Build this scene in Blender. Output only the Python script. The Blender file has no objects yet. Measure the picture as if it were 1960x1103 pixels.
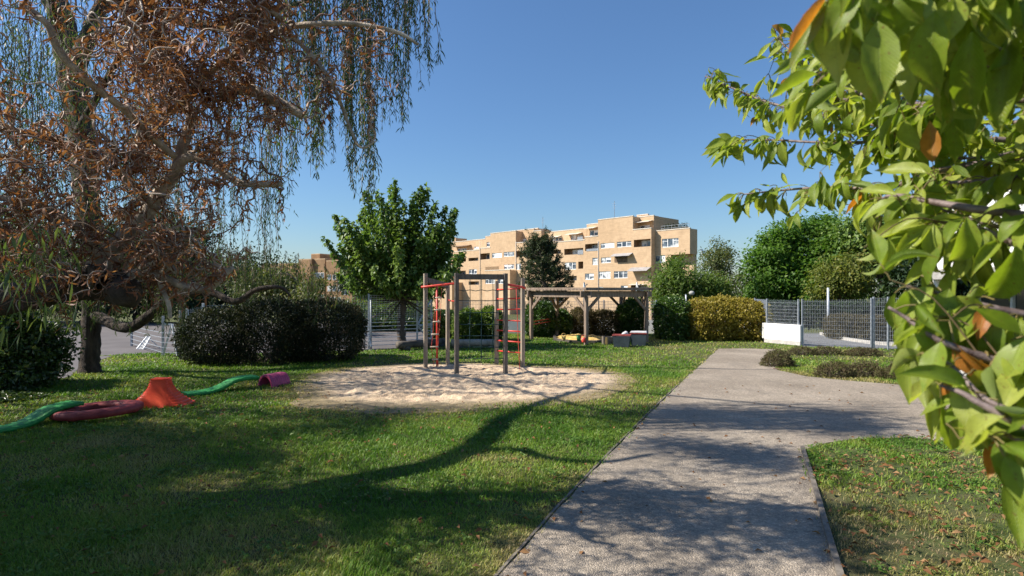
import bpy, bmesh, math, random
import numpy as np
from mathutils import Vector, Matrix, noise

R = math.radians
RNG = np.random.default_rng(7)
random.seed(7)
scene = bpy.context.scene
COL = scene.collection

# ------------------------------------------------------------------ camera geometry used to lay the place out
FPX, CX, HY, EYE = 1089.0, 980.0, 557.0, 2.0          # focal length, centre and eye level of the photograph, eye height in metres


def G(px, py, z=0.0):
    d = FPX * (EYE - z) / (py - HY)
    return Vector(((px - CX) / FPX * d, d, z))


def P(px, py, d):
    return Vector(((px - CX) / FPX * d, d, EYE - (py - HY) / FPX * d))


def proj(v):
    return np.array([CX + FPX * v[0] / v[1], HY - FPX * (v[2] - EYE) / v[1]])


SUN_EL, SUN_AZ = R(43.0), R(3.0)                      # sun to the left and slightly behind the camera
SUN_TO = Vector((-math.cos(SUN_EL) * math.cos(SUN_AZ), -math.cos(SUN_EL) * math.sin(SUN_AZ), math.sin(SUN_EL)))
SH = Vector((math.cos(SUN_AZ), math.sin(SUN_AZ), 0)) / math.tan(SUN_EL)   # shadow offset per metre of height


def lift(px, py, z):                                   # the point at height z whose shadow falls on the ground there
    return G(px, py) - SH * z + Vector((0, 0, z))


# ------------------------------------------------------------------ objects
def tag(o, label=None, cat=None, group=None, kind=None):
    if label: o['label'] = label
    if cat: o['category'] = cat
    if group: o['group'] = group
    if kind: o['kind'] = kind
    return o


def empty(name, loc, label, cat, group=None, rz=0.0):
    o = bpy.data.objects.new(name, None)
    COL.objects.link(o)
    o.location = loc
    o.rotation_euler = (0, 0, rz)
    o.empty_display_size = 0.2
    return tag(o, label, cat, group)


def link(name, me, mat, parent=None, smooth=False):
    o = bpy.data.objects.new(name, me)
    if mat is not None:
        me.materials.append(mat)
    COL.objects.link(o)
    if parent is not None:
        o.parent = parent
        o.matrix_parent_inverse = base_inverse(parent)
    if smooth and len(me.polygons):
        me.polygons.foreach_set('use_smooth', np.ones(len(me.polygons), dtype=bool))
    return o


def base_inverse(p):                                   # parts are built in world coordinates
    return world(p).inverted()


def world(p):
    m = Matrix.LocRotScale(p.location, p.rotation_euler, p.scale)
    if p.parent is not None:
        return world(p.parent) @ p.matrix_parent_inverse @ m
    return m


def mesh_np(name, V, F, mat, parent=None, rnd=None, smooth=False, uv=None):
    """V (n,3), F (m,k) -> one mesh object; rnd (m,) becomes the face attribute 'rnd'."""
    V = np.asarray(V, dtype=np.float32)
    F = np.asarray(F, dtype=np.int32)
    me = bpy.data.meshes.new(name)
    m, k = F.shape
    me.vertices.add(len(V))
    me.vertices.foreach_set('co', V.ravel())
    me.loops.add(m * k)
    me.loops.foreach_set('vertex_index', F.ravel())
    me.polygons.add(m)
    me.polygons.foreach_set('loop_start', np.arange(m, dtype=np.int32) * k)
    me.polygons.foreach_set('loop_total', np.full(m, k, dtype=np.int32))
    if uv is not None:
        l = me.uv_layers.new(name='UVMap')
        l.data.foreach_set('uv', np.asarray(uv, dtype=np.float32)[F.ravel()].ravel())
    me.update(calc_edges=True)
    if rnd is not None:
        a = me.attributes.new('rnd', 'FLOAT', 'FACE')
        a.data.foreach_set('value', np.asarray(rnd, dtype=np.float32))
    return link(name, me, mat, parent, smooth)


class MB:
    """collects shapes; build() links them as one mesh object"""
    def __init__(self):
        self.v, self.f = [], []

    def add(self, V, F):
        n = len(self.v)
        self.v.extend([tuple(p) for p in V])
        self.f.extend([tuple(i + n for i in q) for q in F])
        return self

    def quad(self, a, b, c, d):
        return self.add([a, b, c, d], [(0, 1, 2, 3)])

    def hexa(self, p):                                 # 8 points: bottom ring, top ring
        return self.add(p, [(3, 2, 1, 0), (4, 5, 6, 7), (0, 1, 5, 4), (1, 2, 6, 5), (2, 3, 7, 6), (3, 0, 4, 7)])

    def box(self, c, s, rz=0.0):
        c = Vector(c); x, y, z = s[0] / 2, s[1] / 2, s[2] / 2
        m = Matrix.Rotation(rz, 3, 'Z')
        return self.hexa([c + m @ Vector(q) for q in ((-x, -y, -z), (x, -y, -z), (x, y, -z), (-x, y, -z), (-x, -y, z), (x, -y, z), (x, y, z), (-x, y, z))])

    def bar(self, a, b, w, h=None, up=(0, 0, 1)):
        a, b = Vector(a), Vector(b); h = h or w
        t = (b - a).normalized(); u = Vector(up)
        if abs(t.dot(u)) > .95: u = Vector((1, 0.2, 0))
        s = t.cross(u).normalized(); n = s.cross(t).normalized()
        s, n = s * w / 2, n * h / 2
        return self.hexa([a - s - n, a + s - n, a + s + n, a - s + n, b - s - n, b + s - n, b + s + n, b - s + n])

    def tube(self, pts, rad, sides=8, cap=True, wob=0.0):
        V, F = tube_np(pts, rad, sides, wob)
        n = len(pts)
        F = [tuple(q) for q in F]
        if cap:
            F.append(tuple(range(sides))[::-1]); F.append(tuple(range((n - 1) * sides, n * sides)))
        return self.add(V, F)

    def build(self, name, mat, parent=None, smooth=False, bevel=0.0):
        me = bpy.data.meshes.new(name)
        me.from_pydata(self.v, [], self.f)
        me.update()
        o = link(name, me, mat, parent, smooth)
        if bevel:
            b = o.modifiers.new('bevel', 'BEVEL'); b.width = bevel; b.segments = 2; b.limit_method = 'ANGLE'
        return o


def tube_np(pts, rad, sides=6, wob=0.0):
    p = np.array([tuple(q) for q in pts], dtype=float)
    n = len(p)
    r = np.full(n, rad, dtype=float) if np.isscalar(rad) else np.asarray(rad, dtype=float)
    t = np.gradient(p, axis=0)
    t /= np.linalg.norm(t, axis=1, keepdims=True) + 1e-9
    ref = np.array([0.31, 0.22, 0.92]) if abs(t[:, 2]).mean() < .8 else np.array([1.0, .15, .05])
    s = np.cross(t, ref); s /= np.linalg.norm(s, axis=1, keepdims=True) + 1e-9
    u = np.cross(s, t)
    a = np.linspace(0, 2 * math.pi, sides, endpoint=False)
    rr = r[:, None] * (1 + wob * RNG.normal(size=(n, sides))) if wob else np.repeat(r[:, None], sides, 1)
    V = p[:, None, :] + rr[..., None] * (np.cos(a)[None, :, None] * s[:, None, :] + np.sin(a)[None, :, None] * u[:, None, :])
    i = np.arange(n - 1)[:, None] * sides; j = np.arange(sides)[None, :]; k = (np.arange(sides)[None, :] + 1) % sides
    F = np.stack([i + j, i + k, i + k + sides, i + j + sides], -1).reshape(-1, 4)
    return V.reshape(-1, 3), F


def smooth_path(pts, n=4):
    """Catmull-Rom through pts (rows may carry extra columns)"""
    p = np.array([tuple(q) for q in pts], dtype=float)
    q = np.vstack([2 * p[0] - p[1], p, 2 * p[-1] - p[-2]])
    out = []
    for i in range(1, len(q) - 2):
        for t in np.linspace(0, 1, n, endpoint=False):
            a, b, c, d = q[i - 1], q[i], q[i + 1], q[i + 2]
            out.append(.5 * (2 * b + (c - a) * t + (2 * a - 5 * b + 4 * c - d) * t * t + (3 * b - a - 3 * c + d) * t ** 3))
    out.append(p[-1])
    return np.array(out)


class Tubes:
    """many thin tubes in one array mesh"""
    def __init__(self, sides=3):
        self.V, self.F, self.r, self.n, self.sides = [], [], [], 0, sides

    def add(self, pts, rad, rnd=None):
        V, F = tube_np(pts, rad, self.sides)
        self.V.append(V); self.F.append(F + self.n); self.n += len(V)
        self.r.append(np.full(len(F), random.random() if rnd is None else rnd))

    def build(self, name, mat, parent=None, smooth=True):
        return mesh_np(name, np.vstack(self.V), np.vstack(self.F), mat, parent, np.concatenate(self.r), smooth)


# ------------------------------------------------------------------ materials
def new_mat(name):
    m = bpy.data.materials.new(name)
    m.use_nodes = True
    nt = m.node_tree
    for n in list(nt.nodes): nt.nodes.remove(n)
    out = nt.nodes.new('ShaderNodeOutputMaterial')
    return m, nt, out


def ramp(nt, fac, stops):
    r = nt.nodes.new('ShaderNodeValToRGB')
    el = r.color_ramp.elements
    while len(el) > 1: el.remove(el[-1])
    for i, (p, c) in enumerate(stops):
        e = el[0] if i == 0 else el.new(p)
        e.position = p; e.color = (c[0], c[1], c[2], 1)
    nt.links.new(fac, r.inputs[0])
    return r.outputs[0]


def tex_noise(nt, vec, scale, detail=6, rough=.6):
    n = nt.nodes.new('ShaderNodeTexNoise')
    n.inputs['Scale'].default_value = scale; n.inputs['Detail'].default_value = detail; n.inputs['Roughness'].default_value = rough
    if vec is not None: nt.links.new(vec, n.inputs['Vector'])
    return n.outputs[0]


def coords(nt, kind='Object', scale=(1, 1, 1)):
    if kind == 'World':
        g = nt.nodes.new('ShaderNodeNewGeometry'); v = g.outputs['Position']
    else:
        t = nt.nodes.new('ShaderNodeTexCoord'); v = t.outputs[kind]
    if tuple(scale) != (1, 1, 1):
        mp = nt.nodes.new('ShaderNodeMapping'); mp.inputs['Scale'].default_value = scale
        nt.links.new(v, mp.inputs['Vector']); v = mp.outputs[0]
    return v


def mixc(nt, fac, a, b, mode='MIX'):
    m = nt.nodes.new('ShaderNodeMix'); m.data_type = 'RGBA'; m.blend_type = mode
    for s, v in ((m.inputs[0], fac), (m.inputs[6], a), (m.inputs[7], b)):
        if isinstance(v, (int, float)): s.default_value = v
        elif isinstance(v, tuple): s.default_value = (v[0], v[1], v[2], 1)
        else: nt.links.new(v, s)
    return m.outputs[2]


def math_n(nt, op, a, b=None, clamp=False):
    m = nt.nodes.new('ShaderNodeMath'); m.operation = op; m.use_clamp = clamp
    for s, v in ((m.inputs[0], a), (m.inputs[1], b)):
        if v is None: continue
        if isinstance(v, (int, float)): s.default_value = v
        else: nt.links.new(v, s)
    return m.outputs[0]


def bump(nt, h, strength=.4, dist=.01):
    b = nt.nodes.new('ShaderNodeBump'); b.inputs['Strength'].default_value = strength; b.inputs['Distance'].default_value = dist
    nt.links.new(h, b.inputs['Height'])
    return b.outputs[0]


def principled(nt, out, col, rough=.6, metal=0.0, spec=.4, normal=None):
    p = nt.nodes.new('ShaderNodeBsdfPrincipled')
    if isinstance(col, tuple): p.inputs['Base Color'].default_value = (*col, 1)
    else: nt.links.new(col, p.inputs['Base Color'])
    if isinstance(rough, (int, float)): p.inputs['Roughness'].default_value = rough
    else: nt.links.new(rough, p.inputs['Roughness'])
    p.inputs['Metallic'].default_value = metal
    p.inputs['Specular IOR Level'].default_value = spec
    if normal is not None: nt.links.new(normal, p.inputs['Normal'])
    if out is not None: nt.links.new(p.outputs[0], out.inputs[0])
    return p


def surf(name, c1, c2, scale=6.0, rough=.6, stretch=(1, 1, 1), metal=0.0, spec=.4, bump_s=.25, bump_d=.006, kind='World', contrast=(.35, .65), fine=6.0):
    """two-tone weathered surface with fine relief"""
    m, nt, out = new_mat(name)
    v = coords(nt, kind, stretch)
    n = tex_noise(nt, v, scale)
    c = ramp(nt, n, [(contrast[0], c1), (contrast[1], c2)])
    n2 = tex_noise(nt, v, scale * fine, 4)
    c = mixc(nt, .35, c, ramp(nt, n2, [(.3, (.25, .25, .25)), (.7, (.75, .75, .75))]), 'OVERLAY')
    principled(nt, out, c, rough, metal, spec, bump(nt, n2, bump_s, bump_d) if bump_s else None)
    return m


def leaf_mat(name, stops, trans=.4, rough=.45, spec=.35, gain=1.5, attr='rnd'):
    m, nt, out = new_mat(name)
    a = nt.nodes.new('ShaderNodeAttribute'); a.attribute_name = attr
    c = ramp(nt, a.outputs['Fac'], stops)
    p = principled(nt, None, c, rough, 0, spec)
    t = nt.nodes.new('ShaderNodeBsdfTranslucent')
    hs = mixc(nt, 1.0, c, (gain, gain * 1.05, gain * .55), 'MULTIPLY')
    nt.links.new(hs, t.inputs[0])
    mx = nt.nodes.new('ShaderNodeMixShader'); mx.inputs[0].default_value = trans
    nt.links.new(p.outputs[0], mx.inputs[1]); nt.links.new(t.outputs[0], mx.inputs[2])
    nt.links.new(mx.outputs[0], out.inputs[0])
    return m


M = {}
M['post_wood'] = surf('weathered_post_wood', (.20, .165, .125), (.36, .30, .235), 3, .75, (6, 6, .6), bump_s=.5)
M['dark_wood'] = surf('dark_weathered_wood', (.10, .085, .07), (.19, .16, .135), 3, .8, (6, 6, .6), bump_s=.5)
M['pergola_wood'] = surf('silvered_pergola_wood', (.17, .125, .09), (.31, .235, .18), 3, .8, (5, 5, 1.0), bump_s=.5)
M['log'] = surf('old_log', (.05, .045, .04), (.13, .11, .09), 5, .85, bump_s=.6)
M['pale_log'] = surf('pale_old_log', (.20, .18, .15), (.38, .34, .29), 5, .85, bump_s=.6)
M['red_paint'] = surf('red_painted_steel', (.62, .05, .035), (.74, .085, .06), 4, .4, bump_s=.1)
M['net_rope'] = surf('dark_green_rope', (.012, .04, .045), (.02, .065, .07), 30, .8)
M['rung_wood'] = surf('pale_rung_wood', (.46, .38, .29), (.60, .51, .40), 9, .7, bump_s=.2)
M['hemp'] = surf('rope', (.30, .20, .14), (.42, .30, .22), 30, .85)
M['red_rope'] = surf('red_rope', (.5, .06, .05), (.62, .1, .07), 30, .85)
M['galv'] = surf('galvanised_steel', (.46, .49, .53), (.60, .63, .67), 8, .45, metal=.25, bump_s=.05)
M['galv_dark'] = surf('dull_galvanised_steel', (.25, .275, .31), (.36, .39, .43), 8, .55, metal=.3, bump_s=.05)
M['white_wall'] = surf('white_rendered_wall', (.74, .73, .70), (.83, .82, .80), 2.5, .85, bump_s=.3, bump_d=.004)
M['plinth'] = surf('concrete_plinth', (.40, .38, .36), (.52, .50, .47), 5, .9, bump_s=.4)
M['kerb'] = surf('concrete_kerb', (.36, .34, .31), (.50, .48, .44), 6, .9, bump_s=.4)
M['bark_old'] = surf('old_willow_bark', (.035, .026, .019), (.11, .08, .058), 7, .9, (1, 1, .8), bump_s=.9, bump_d=.03)
M['edging'] = surf('dark_edging_strip', (.10, .085, .07), (.19, .165, .135), 8, .9, bump_s=.5)
M['asphalt'] = surf('grey_asphalt', (.13, .13, .135), (.19, .19, .195), 1.2, .9, bump_s=.4, fine=60)
M['court'] = surf('court_tarmac', (.09, .080, .080), (.13, .117, .116), .8, .9, bump_s=.3, fine=60)
M['orange'] = surf('orange_plastic', (.80, .060, .012), (.86, .08, .018), 3, .45, bump_s=.05)
M['maroon'] = surf('faded_maroon_plastic', (.19, .022, .022), (.28, .042, .040), 4, .6, bump_s=.08)
M['green_plastic'] = surf('green_plastic', (.014, .17, .030), (.022, .235, .045), 3, .55, bump_s=.05)
M['purple'] = surf('magenta_plastic', (.34, .045, .115), (.42, .065, .16), 3, .5, bump_s=.05)
M['bin_grey'] = surf('dark_grey_plastic', (.035, .05, .06), (.06, .08, .095), 4, .5, bump_s=.1)
M['bin_red'] = surf('faded_red_plastic', (.28, .045, .04), (.40, .10, .09), 9, .6, bump_s=.1)
M['lid'] = surf('pale_lid', (.42, .42, .43), (.60, .60, .61), 9, .6)
M['yellow_sand'] = surf('yellow_sand', (.50, .34, .10), (.66, .46, .17), 3, .95, bump_s=.7, bump_d=.02)
M['white_plastic'] = surf('white_paint', (.74, .75, .76), (.82, .83, .84), 4, .5, bump_s=.05)
M['grey_paint'] = surf('grey_fascia', (.28, .27, .25), (.36, .35, .33), 2, .6, bump_s=.1)
M['pale_green'] = surf('pale_green_panel', (.42, .47, .36), (.52, .56, .45), 1.5, .6, bump_s=.1)
M['glass_dark'], _nt, _o = new_mat('dark_glazing')
principled(_nt, _o, (.02, .028, .03), .06, 0, .6)
M['bark_willow'] = surf('pale_willow_bark', (.22, .165, .12), (.58, .48, .36), 7, .8, (1, 1, .8), bump_s=.8, bump_d=.02)
M['bark_dark'] = surf('dark_furrowed_bark', (.03, .022, .017), (.10, .075, .055), 6, .9, (1.6, 1.6, .4), bump_s=1.0, bump_d=.04)
M['bark'] = surf('grey_brown_bark', (.10, .08, .065), (.21, .17, .14), 6, .9, (1.5, 1.5, .5), bump_s=.9, bump_d=.02)
M['bark_maple'] = surf('brown_maple_bark', (.05, .038, .03), (.14, .11, .09), 6, .9, (1.5, 1.5, .5), bump_s=.9, bump_d=.02)
M['cut_wood'] = surf('old_cut_wood', (.05, .04, .03), (.20, .15, .10), 18, .9, bump_s=.6)
M['cherry_bark'] = surf('cherry_bark', (.09, .06, .055), (.22, .17, .16), 40, .6, bump_s=.5, bump_d=.002)

# ------------------------------------------------------------------ light settings
SKY_STRENGTH, SKY_DUST, SKY_OZONE, SUN_STRENGTH, EXPOSURE = .063, .4, 12.0, 4.0, 1.15
UPPER_TWIGS = 2
# ------------------------------------------------------------------ world, sun, camera
w = bpy.data.worlds.new('World'); scene.world = w; w.use_nodes = True
bg = w.node_tree.nodes['Background']
sky = w.node_tree.nodes.new('ShaderNodeTexSky')
sky.sky_type = 'NISHITA'; sky.sun_disc = False
sky.sun_elevation = SUN_EL; sky.sun_rotation = math.atan2(SUN_TO.x, SUN_TO.y)
sky.air_density = 1.3; sky.dust_density = SKY_DUST; sky.ozone_density = SKY_OZONE; sky.altitude = 0
w.node_tree.links.new(sky.outputs[0], bg.inputs[0]); bg.inputs[1].default_value = SKY_STRENGTH
sl = bpy.data.lights.new('sun', 'SUN'); sl.energy = SUN_STRENGTH; sl.angle = R(.5); sl.color = (1.0, .93, .82)
so = bpy.data.objects.new('sun', sl); COL.objects.link(so)
so.rotation_euler = SUN_TO.to_track_quat('Z', 'Y').to_euler(); so.location = (-20, -5, 30)
cd = bpy.data.cameras.new('camera'); co = bpy.data.objects.new('camera', cd); COL.objects.link(co)
co.location = (0, 0, EYE); co.rotation_euler = (R(90), 0, 0)
cd.sensor_width = 36; cd.lens = 36 * FPX / 1960; cd.shift_y = (HY - 551.5) / 1960; cd.clip_start = .05; cd.clip_end = 3000
cd.dof.use_dof = True; cd.dof.focus_distance = 9.0; cd.dof.aperture_fstop = 4.0
scene.camera = co
scene.view_settings.view_transform = 'Standard'; scene.view_settings.look = 'None'
scene.view_settings.exposure = EXPOSURE; scene.view_settings.gamma = 1
scene.render.film_transparent = False
scene.cycles.max_bounces = 6; scene.cycles.transparent_max_bounces = 8

# ------------------------------------------------------------------ ground plan
PATH = [Vector((-3.45, -4.0, 0))] + [G(*q) for q in ((955, 1103), (1100, 940), (1245, 790), (1310, 727), (1375, 668), (1425, 667.5), (1483, 669),
                        (1474, 680), (1474, 694), (1488, 709), (1545, 721), (1620, 729), (1720, 737), (1830, 745), (2100, 765),
                        (2200, 868), (1960, 862), (1850, 850), (1740, 838), (1640, 841), (1570, 851), (1535, 862), (1560, 945), (1605, 1103))] + [Vector((-1.15, -4.0, 0))]
ISLAND_BACK = G(1483, 668.5)
def irregular(pts, step, amp, freq):
    out = []
    for a, b in zip(pts, pts[1:] + pts[:1]):
        n = max(1, int((b - a).length / step))
        for k in range(n):
            p = a.lerp(b, k / n)
            out.append(p + Vector((noise.noise(p * freq) * amp, noise.noise(p * freq + Vector((9, 3, 1))) * amp, 0)))
    return out
PATH_I = irregular(PATH, .12, .035, 3.0)
COURT = [G(*q) for q in ((-500, 690), (150, 683), (310, 676), (520, 676), (700, 672), (810, 664), (826, 657))] + [Vector((-4, 34, 0)), Vector((-45, 40, 0)), Vector((-45, 18, 0))]
COURT2 = [G(-200, 760), G(20, 740), G(135, 722), G(160, 700), G(215, 682), G(60, 682), G(-300, 690)]
ROAD = [G(1540, 663.5), G(1600, 664.5), G(1668, 667.5), G(1735, 669), Vector((22, 19.5, 0)), Vector((24, 26, 0)), Vector((10, 27, 0))]
SAND_C, SAND_R = G(862, 724), (3.32, 2.85)
SAND_C = Vector((-1.22, 12.55, 0))


def inside(x, y, poly):
    c = np.zeros(x.shape, dtype=bool)
    for a, b in zip(poly, poly[1:] + poly[:1]):
        if a.y == b.y: continue
        t = ((a.y > y) != (b.y > y)) & (x < (b.x - a.x) * (y - a.y) / (b.y - a.y) + a.x)
        c ^= t
    return c


def dist_poly(x, y, poly):
    d = np.full(x.shape, 1e9)
    for a, b in zip(poly, poly[1:] + poly[:1]):
        dx, dy = b.x - a.x, b.y - a.y
        t = np.clip(((x - a.x) * dx + (y - a.y) * dy) / (dx * dx + dy * dy + 1e-12), 0, 1)
        d = np.minimum(d, np.hypot(x - a.x - t * dx, y - a.y - t * dy))
    return d


def vnoise(x, y, f, seed=0):
    """smooth value noise on arrays"""
    g = np.random.default_rng(seed).random((256, 256))
    u, v = x * f + 1000, y * f + 1000
    i, j = np.floor(u).astype(int), np.floor(v).astype(int)
    a, b = u - i, v - j
    a, b = a * a * (3 - 2 * a), b * b * (3 - 2 * b)
    q = lambda m, n: g[m % 256, n % 256]
    return (q(i, j) * (1 - a) + q(i + 1, j) * a) * (1 - b) + (q(i, j + 1) * (1 - a) + q(i + 1, j + 1) * a) * b


def sand_r(x, y):
    a = np.arctan2((y - SAND_C.y), (x - SAND_C.x))
    k = 1 + .06 * np.sin(3 * a + 1) + .04 * np.sin(5 * a) + .10 * (vnoise(x, y, 1.3, 3) - .5)
    return np.hypot((x - SAND_C.x) / SAND_R[0], (y - SAND_C.y) / SAND_R[1]) / k


def flat(name, pts, z, mat):
    bm = bmesh.new()
    vs = [bm.verts.new((p.x, p.y, z)) for p in pts]
    f = bm.faces.new(vs); bm.normal_update()
    if f.normal.z < 0: f.normal_flip()
    bmesh.ops.triangulate(bm, faces=bm.faces[:])
    me = bpy.data.meshes.new(name); bm.to_mesh(me); bm.free()
    return tag(link(name, me, mat), kind='structure')


def ground_z(d):                                       # beyond the boundary wall the land falls away
    return -3.4 * min(1.0, max(0.0, (d - 28.0) / 17.0))


# lawn soil
m, nt, out = new_mat('lawn_soil')
v = coords(nt, 'World')
n1 = tex_noise(nt, v, .55, 5); n2 = tex_noise(nt, v, 5, 6, .7); n3 = tex_noise(nt, v, 38, 5, .75)
c = ramp(nt, n1, [(.35, (.062, .088, .024)), (.52, (.085, .102, .034)), (.68, (.115, .104, .052))])
c = mixc(nt, ramp(nt, n2, [(.45, (0, 0, 0)), (.72, (.8, .8, .8))]), c, (.125, .088, .055))
c = mixc(nt, .55, c, ramp(nt, n3, [(.3, (.2, .2, .2)), (.7, (.8, .8, .8))]), 'OVERLAY')
principled(nt, out, c, .95, 0, .15, bump(nt, n3, .8, .03))
M['lawn'] = m
mb = MB()
for (ya, yb) in ((-30, 28), (28, 45), (45, 1500)): mb.quad((-900, ya, ground_z(ya)), (900, ya, ground_z(ya)), (900, yb, ground_z(yb)), (-900, yb, ground_z(yb)))
tag(mb.build('ground', M['lawn']), kind='structure')

# exposed aggregate path
m, nt, out = new_mat('worn_aggregate_path')
v = coords(nt, 'World')
n1 = tex_noise(nt, v, .7, 5, .6)
vo = nt.nodes.new('ShaderNodeTexVoronoi'); vo.inputs['Scale'].default_value = 85; nt.links.new(v, vo.inputs['Vector'])
vo2 = nt.nodes.new('ShaderNodeTexVoronoi'); vo2.inputs['Scale'].default_value = 38; nt.links.new(v, vo2.inputs['Vector'])
n2 = tex_noise(nt, v, 16, 6, .75)
base = ramp(nt, n1, [(.3, (.215, .18, .142)), (.55, (.295, .25, .20)), (.75, (.37, .315, .25))])
sp = nt.nodes.new('ShaderNodeSeparateColor'); nt.links.new(vo.outputs['Color'], sp.inputs[0])
st = ramp(nt, sp.outputs[0], [(.0, (.30, .30, .30)), (.55, (.5, .5, .5)), (.86, (.58, .57, .55)), (.95, (.95, .93, .9))])
c = mixc(nt, .5, base, st, 'OVERLAY')
sp2 = nt.nodes.new('ShaderNodeSeparateColor'); nt.links.new(vo2.outputs['Color'], sp2.inputs[0])
c = mixc(nt, .3, c, ramp(nt, sp2.outputs[1], [(.0, (.22, .22, .22)), (.3, (.5, .5, .5)), (.9, (.5, .5, .5)), (.97, (.8, .8, .8))]), 'OVERLAY')
c = mixc(nt, .5, c, ramp(nt, n2, [(.3, (.25, .25, .25)), (.7, (.75, .75, .75))]), 'OVERLAY')
n4 = tex_noise(nt, coords(nt, 'World', (1, .35, 1)), 1.9, 7, .7)
c = mixc(nt, ramp(nt, n4, [(.52, (0, 0, 0)), (.66, (.55, .55, .55))]), c, (.19, .165, .135))
n5 = tex_noise(nt, coords(nt, 'World', (1, .6, 1)), 3.3, 6, .7)
c = mixc(nt, ramp(nt, n5, [(.60, (0, 0, 0)), (.70, (.5, .5, .5))]), c, (.44, .39, .33))
h = math_n(nt, 'ADD', math_n(nt, 'MULTIPLY', vo.outputs['Distance'], -1.2), math_n(nt, 'MULTIPLY', n2, .9))
principled(nt, out, c, .95, 0, .2, bump(nt, h, .9, .008))
M['path'] = m
flat('path', PATH_I, .006, M['path'])
flat('court_surface', COURT, .004, M['court'])
flat('side_path', COURT2, .008, M['court'])
flat('road', ROAD, .005, M['asphalt'])

# edging strips
mb = MB()
def strip(pts, wd, z0, z1):
    q = smooth_path(pts, 8)
    for a, b in zip(q[:-1], q[1:]):
        va, vb = Vector((a[0], a[1], (z0 + z1) / 2)), Vector((b[0], b[1], (z0 + z1) / 2))
        mb.bar(va, vb, wd, z1 - z0)
strip([Vector((-1.14, -4.0, 0)), G(1607, 1103), G(1562, 945), G(1536, 861)], .045, 0, .045)
strip([Vector((-3.47, -4.0, 0)), G(950, 1103), G(1096, 940), G(1242, 790), G(1300, 735)], .022, 0, .014)
tag(mb.build('path_edging', M['edging']), kind='structure')
mb = MB()
strip([Vector(p) for p in (G(1572, 641), G(1600, 648), G(1640, 655), G(1680, 660), G(1735, 664))], .14, 0, .12)
tag(mb.build('road_kerb', M['kerb']), kind='structure')
mb = MB(); mb.bar(G(1481, 705, .012), G(1511, 708, .012), .10, .012)
tag(mb.build('drain_cover', surf('rusty_iron', (.10, .055, .035), (.17, .10, .07), 9, .8), None), 'rusty flat drain grate set in the path beside the heather bed', 'drain')

# sand and gravel play pit
m, nt, out = new_mat('pea_gravel')
v = coords(nt, 'World')
n1 = tex_noise(nt, v, 1.2, 5); vo = nt.nodes.new('ShaderNodeTexVoronoi'); vo.inputs['Scale'].default_value = 55; nt.links.new(v, vo.inputs['Vector'])
n2 = tex_noise(nt, v, 9, 6, .75)
c = ramp(nt, n1, [(.32, (.48, .365, .255)), (.6, (.61, .48, .345))])
sp = nt.nodes.new('ShaderNodeSeparateColor'); nt.links.new(vo.outputs['Color'], sp.inputs[0])
c = mixc(nt, .6, c, ramp(nt, sp.outputs[0], [(0, (.28, .27, .25)), (.5, (.5, .5, .5)), (1, (.72, .7, .68))]), 'OVERLAY')
c = mixc(nt, .5, c, ramp(nt, n2, [(.3, (.25, .24, .22)), (.7, (.72, .71, .7))]), 'OVERLAY')
rim = nt.nodes.new('ShaderNodeAttribute'); rim.attribute_name = 'rim'
rf = math_n(nt, 'ADD', rim.outputs['Fac'], math_n(nt, 'MULTIPLY', math_n(nt, 'SUBTRACT', n2, .5), .9), True)
c = mixc(nt, rf, c, (.27, .215, .125))
principled(nt, out, c, .95, 0, .15, bump(nt, math_n(nt, 'ADD', n2, math_n(nt, 'MULTIPLY', vo.outputs['Distance'], -.5)), .9, .03))
M['sand'] = m
n = 230
gx, gy = np.meshgrid(np.linspace(-1.2, 1.2, n) * SAND_R[0] + SAND_C.x, np.linspace(-1.25, 1.2, n) * SAND_R[1] + SAND_C.y)
r = sand_r(gx, gy)
edge = np.clip((1.05 - r) / .3, 0, 1)
hgt = .012 + edge * (.050 * (vnoise(gx, gy, 2.6, 1) - .5) + .085 * (vnoise(gx, gy * 1.4, 5.5, 2) - .5) + .05 * (vnoise(gx, gy, 11, 4) - .5) + .02)
hgt = np.where(r > 1.12, -.03, np.maximum(hgt, .003))
idx = np.arange(n * n).reshape(n, n)
F = np.stack([idx[:-1, :-1], idx[:-1, 1:], idx[1:, 1:], idx[1:, :-1]], -1).reshape(-1, 4)
keep = (r.ravel()[F].min(1) < 1.15)
so_ = mesh_np('play_gravel', np.stack([gx, gy, hgt], -1).reshape(-1, 3), F[keep], M['sand'], smooth=True)
front = np.clip((SAND_C.y - gy) / SAND_R[1], 0, 1)
a = so_.data.attributes.new('rim', 'FLOAT', 'POINT')
a.data.foreach_set('value', np.clip((r - .93 + .20 * front) / (.14 + .1 * front), 0, 1).ravel().astype(np.float32))
tag(so_, kind='structure')

# ------------------------------------------------------------------ grass blades
BED = [G(1478, 676), G(1478, 692), G(1492, 706), G(1548, 718), G(1622, 726), G(1720, 734), G(1830, 742), G(1990, 755), G(1990, 672), G(1690, 670), G(1483, 670)]


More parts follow.
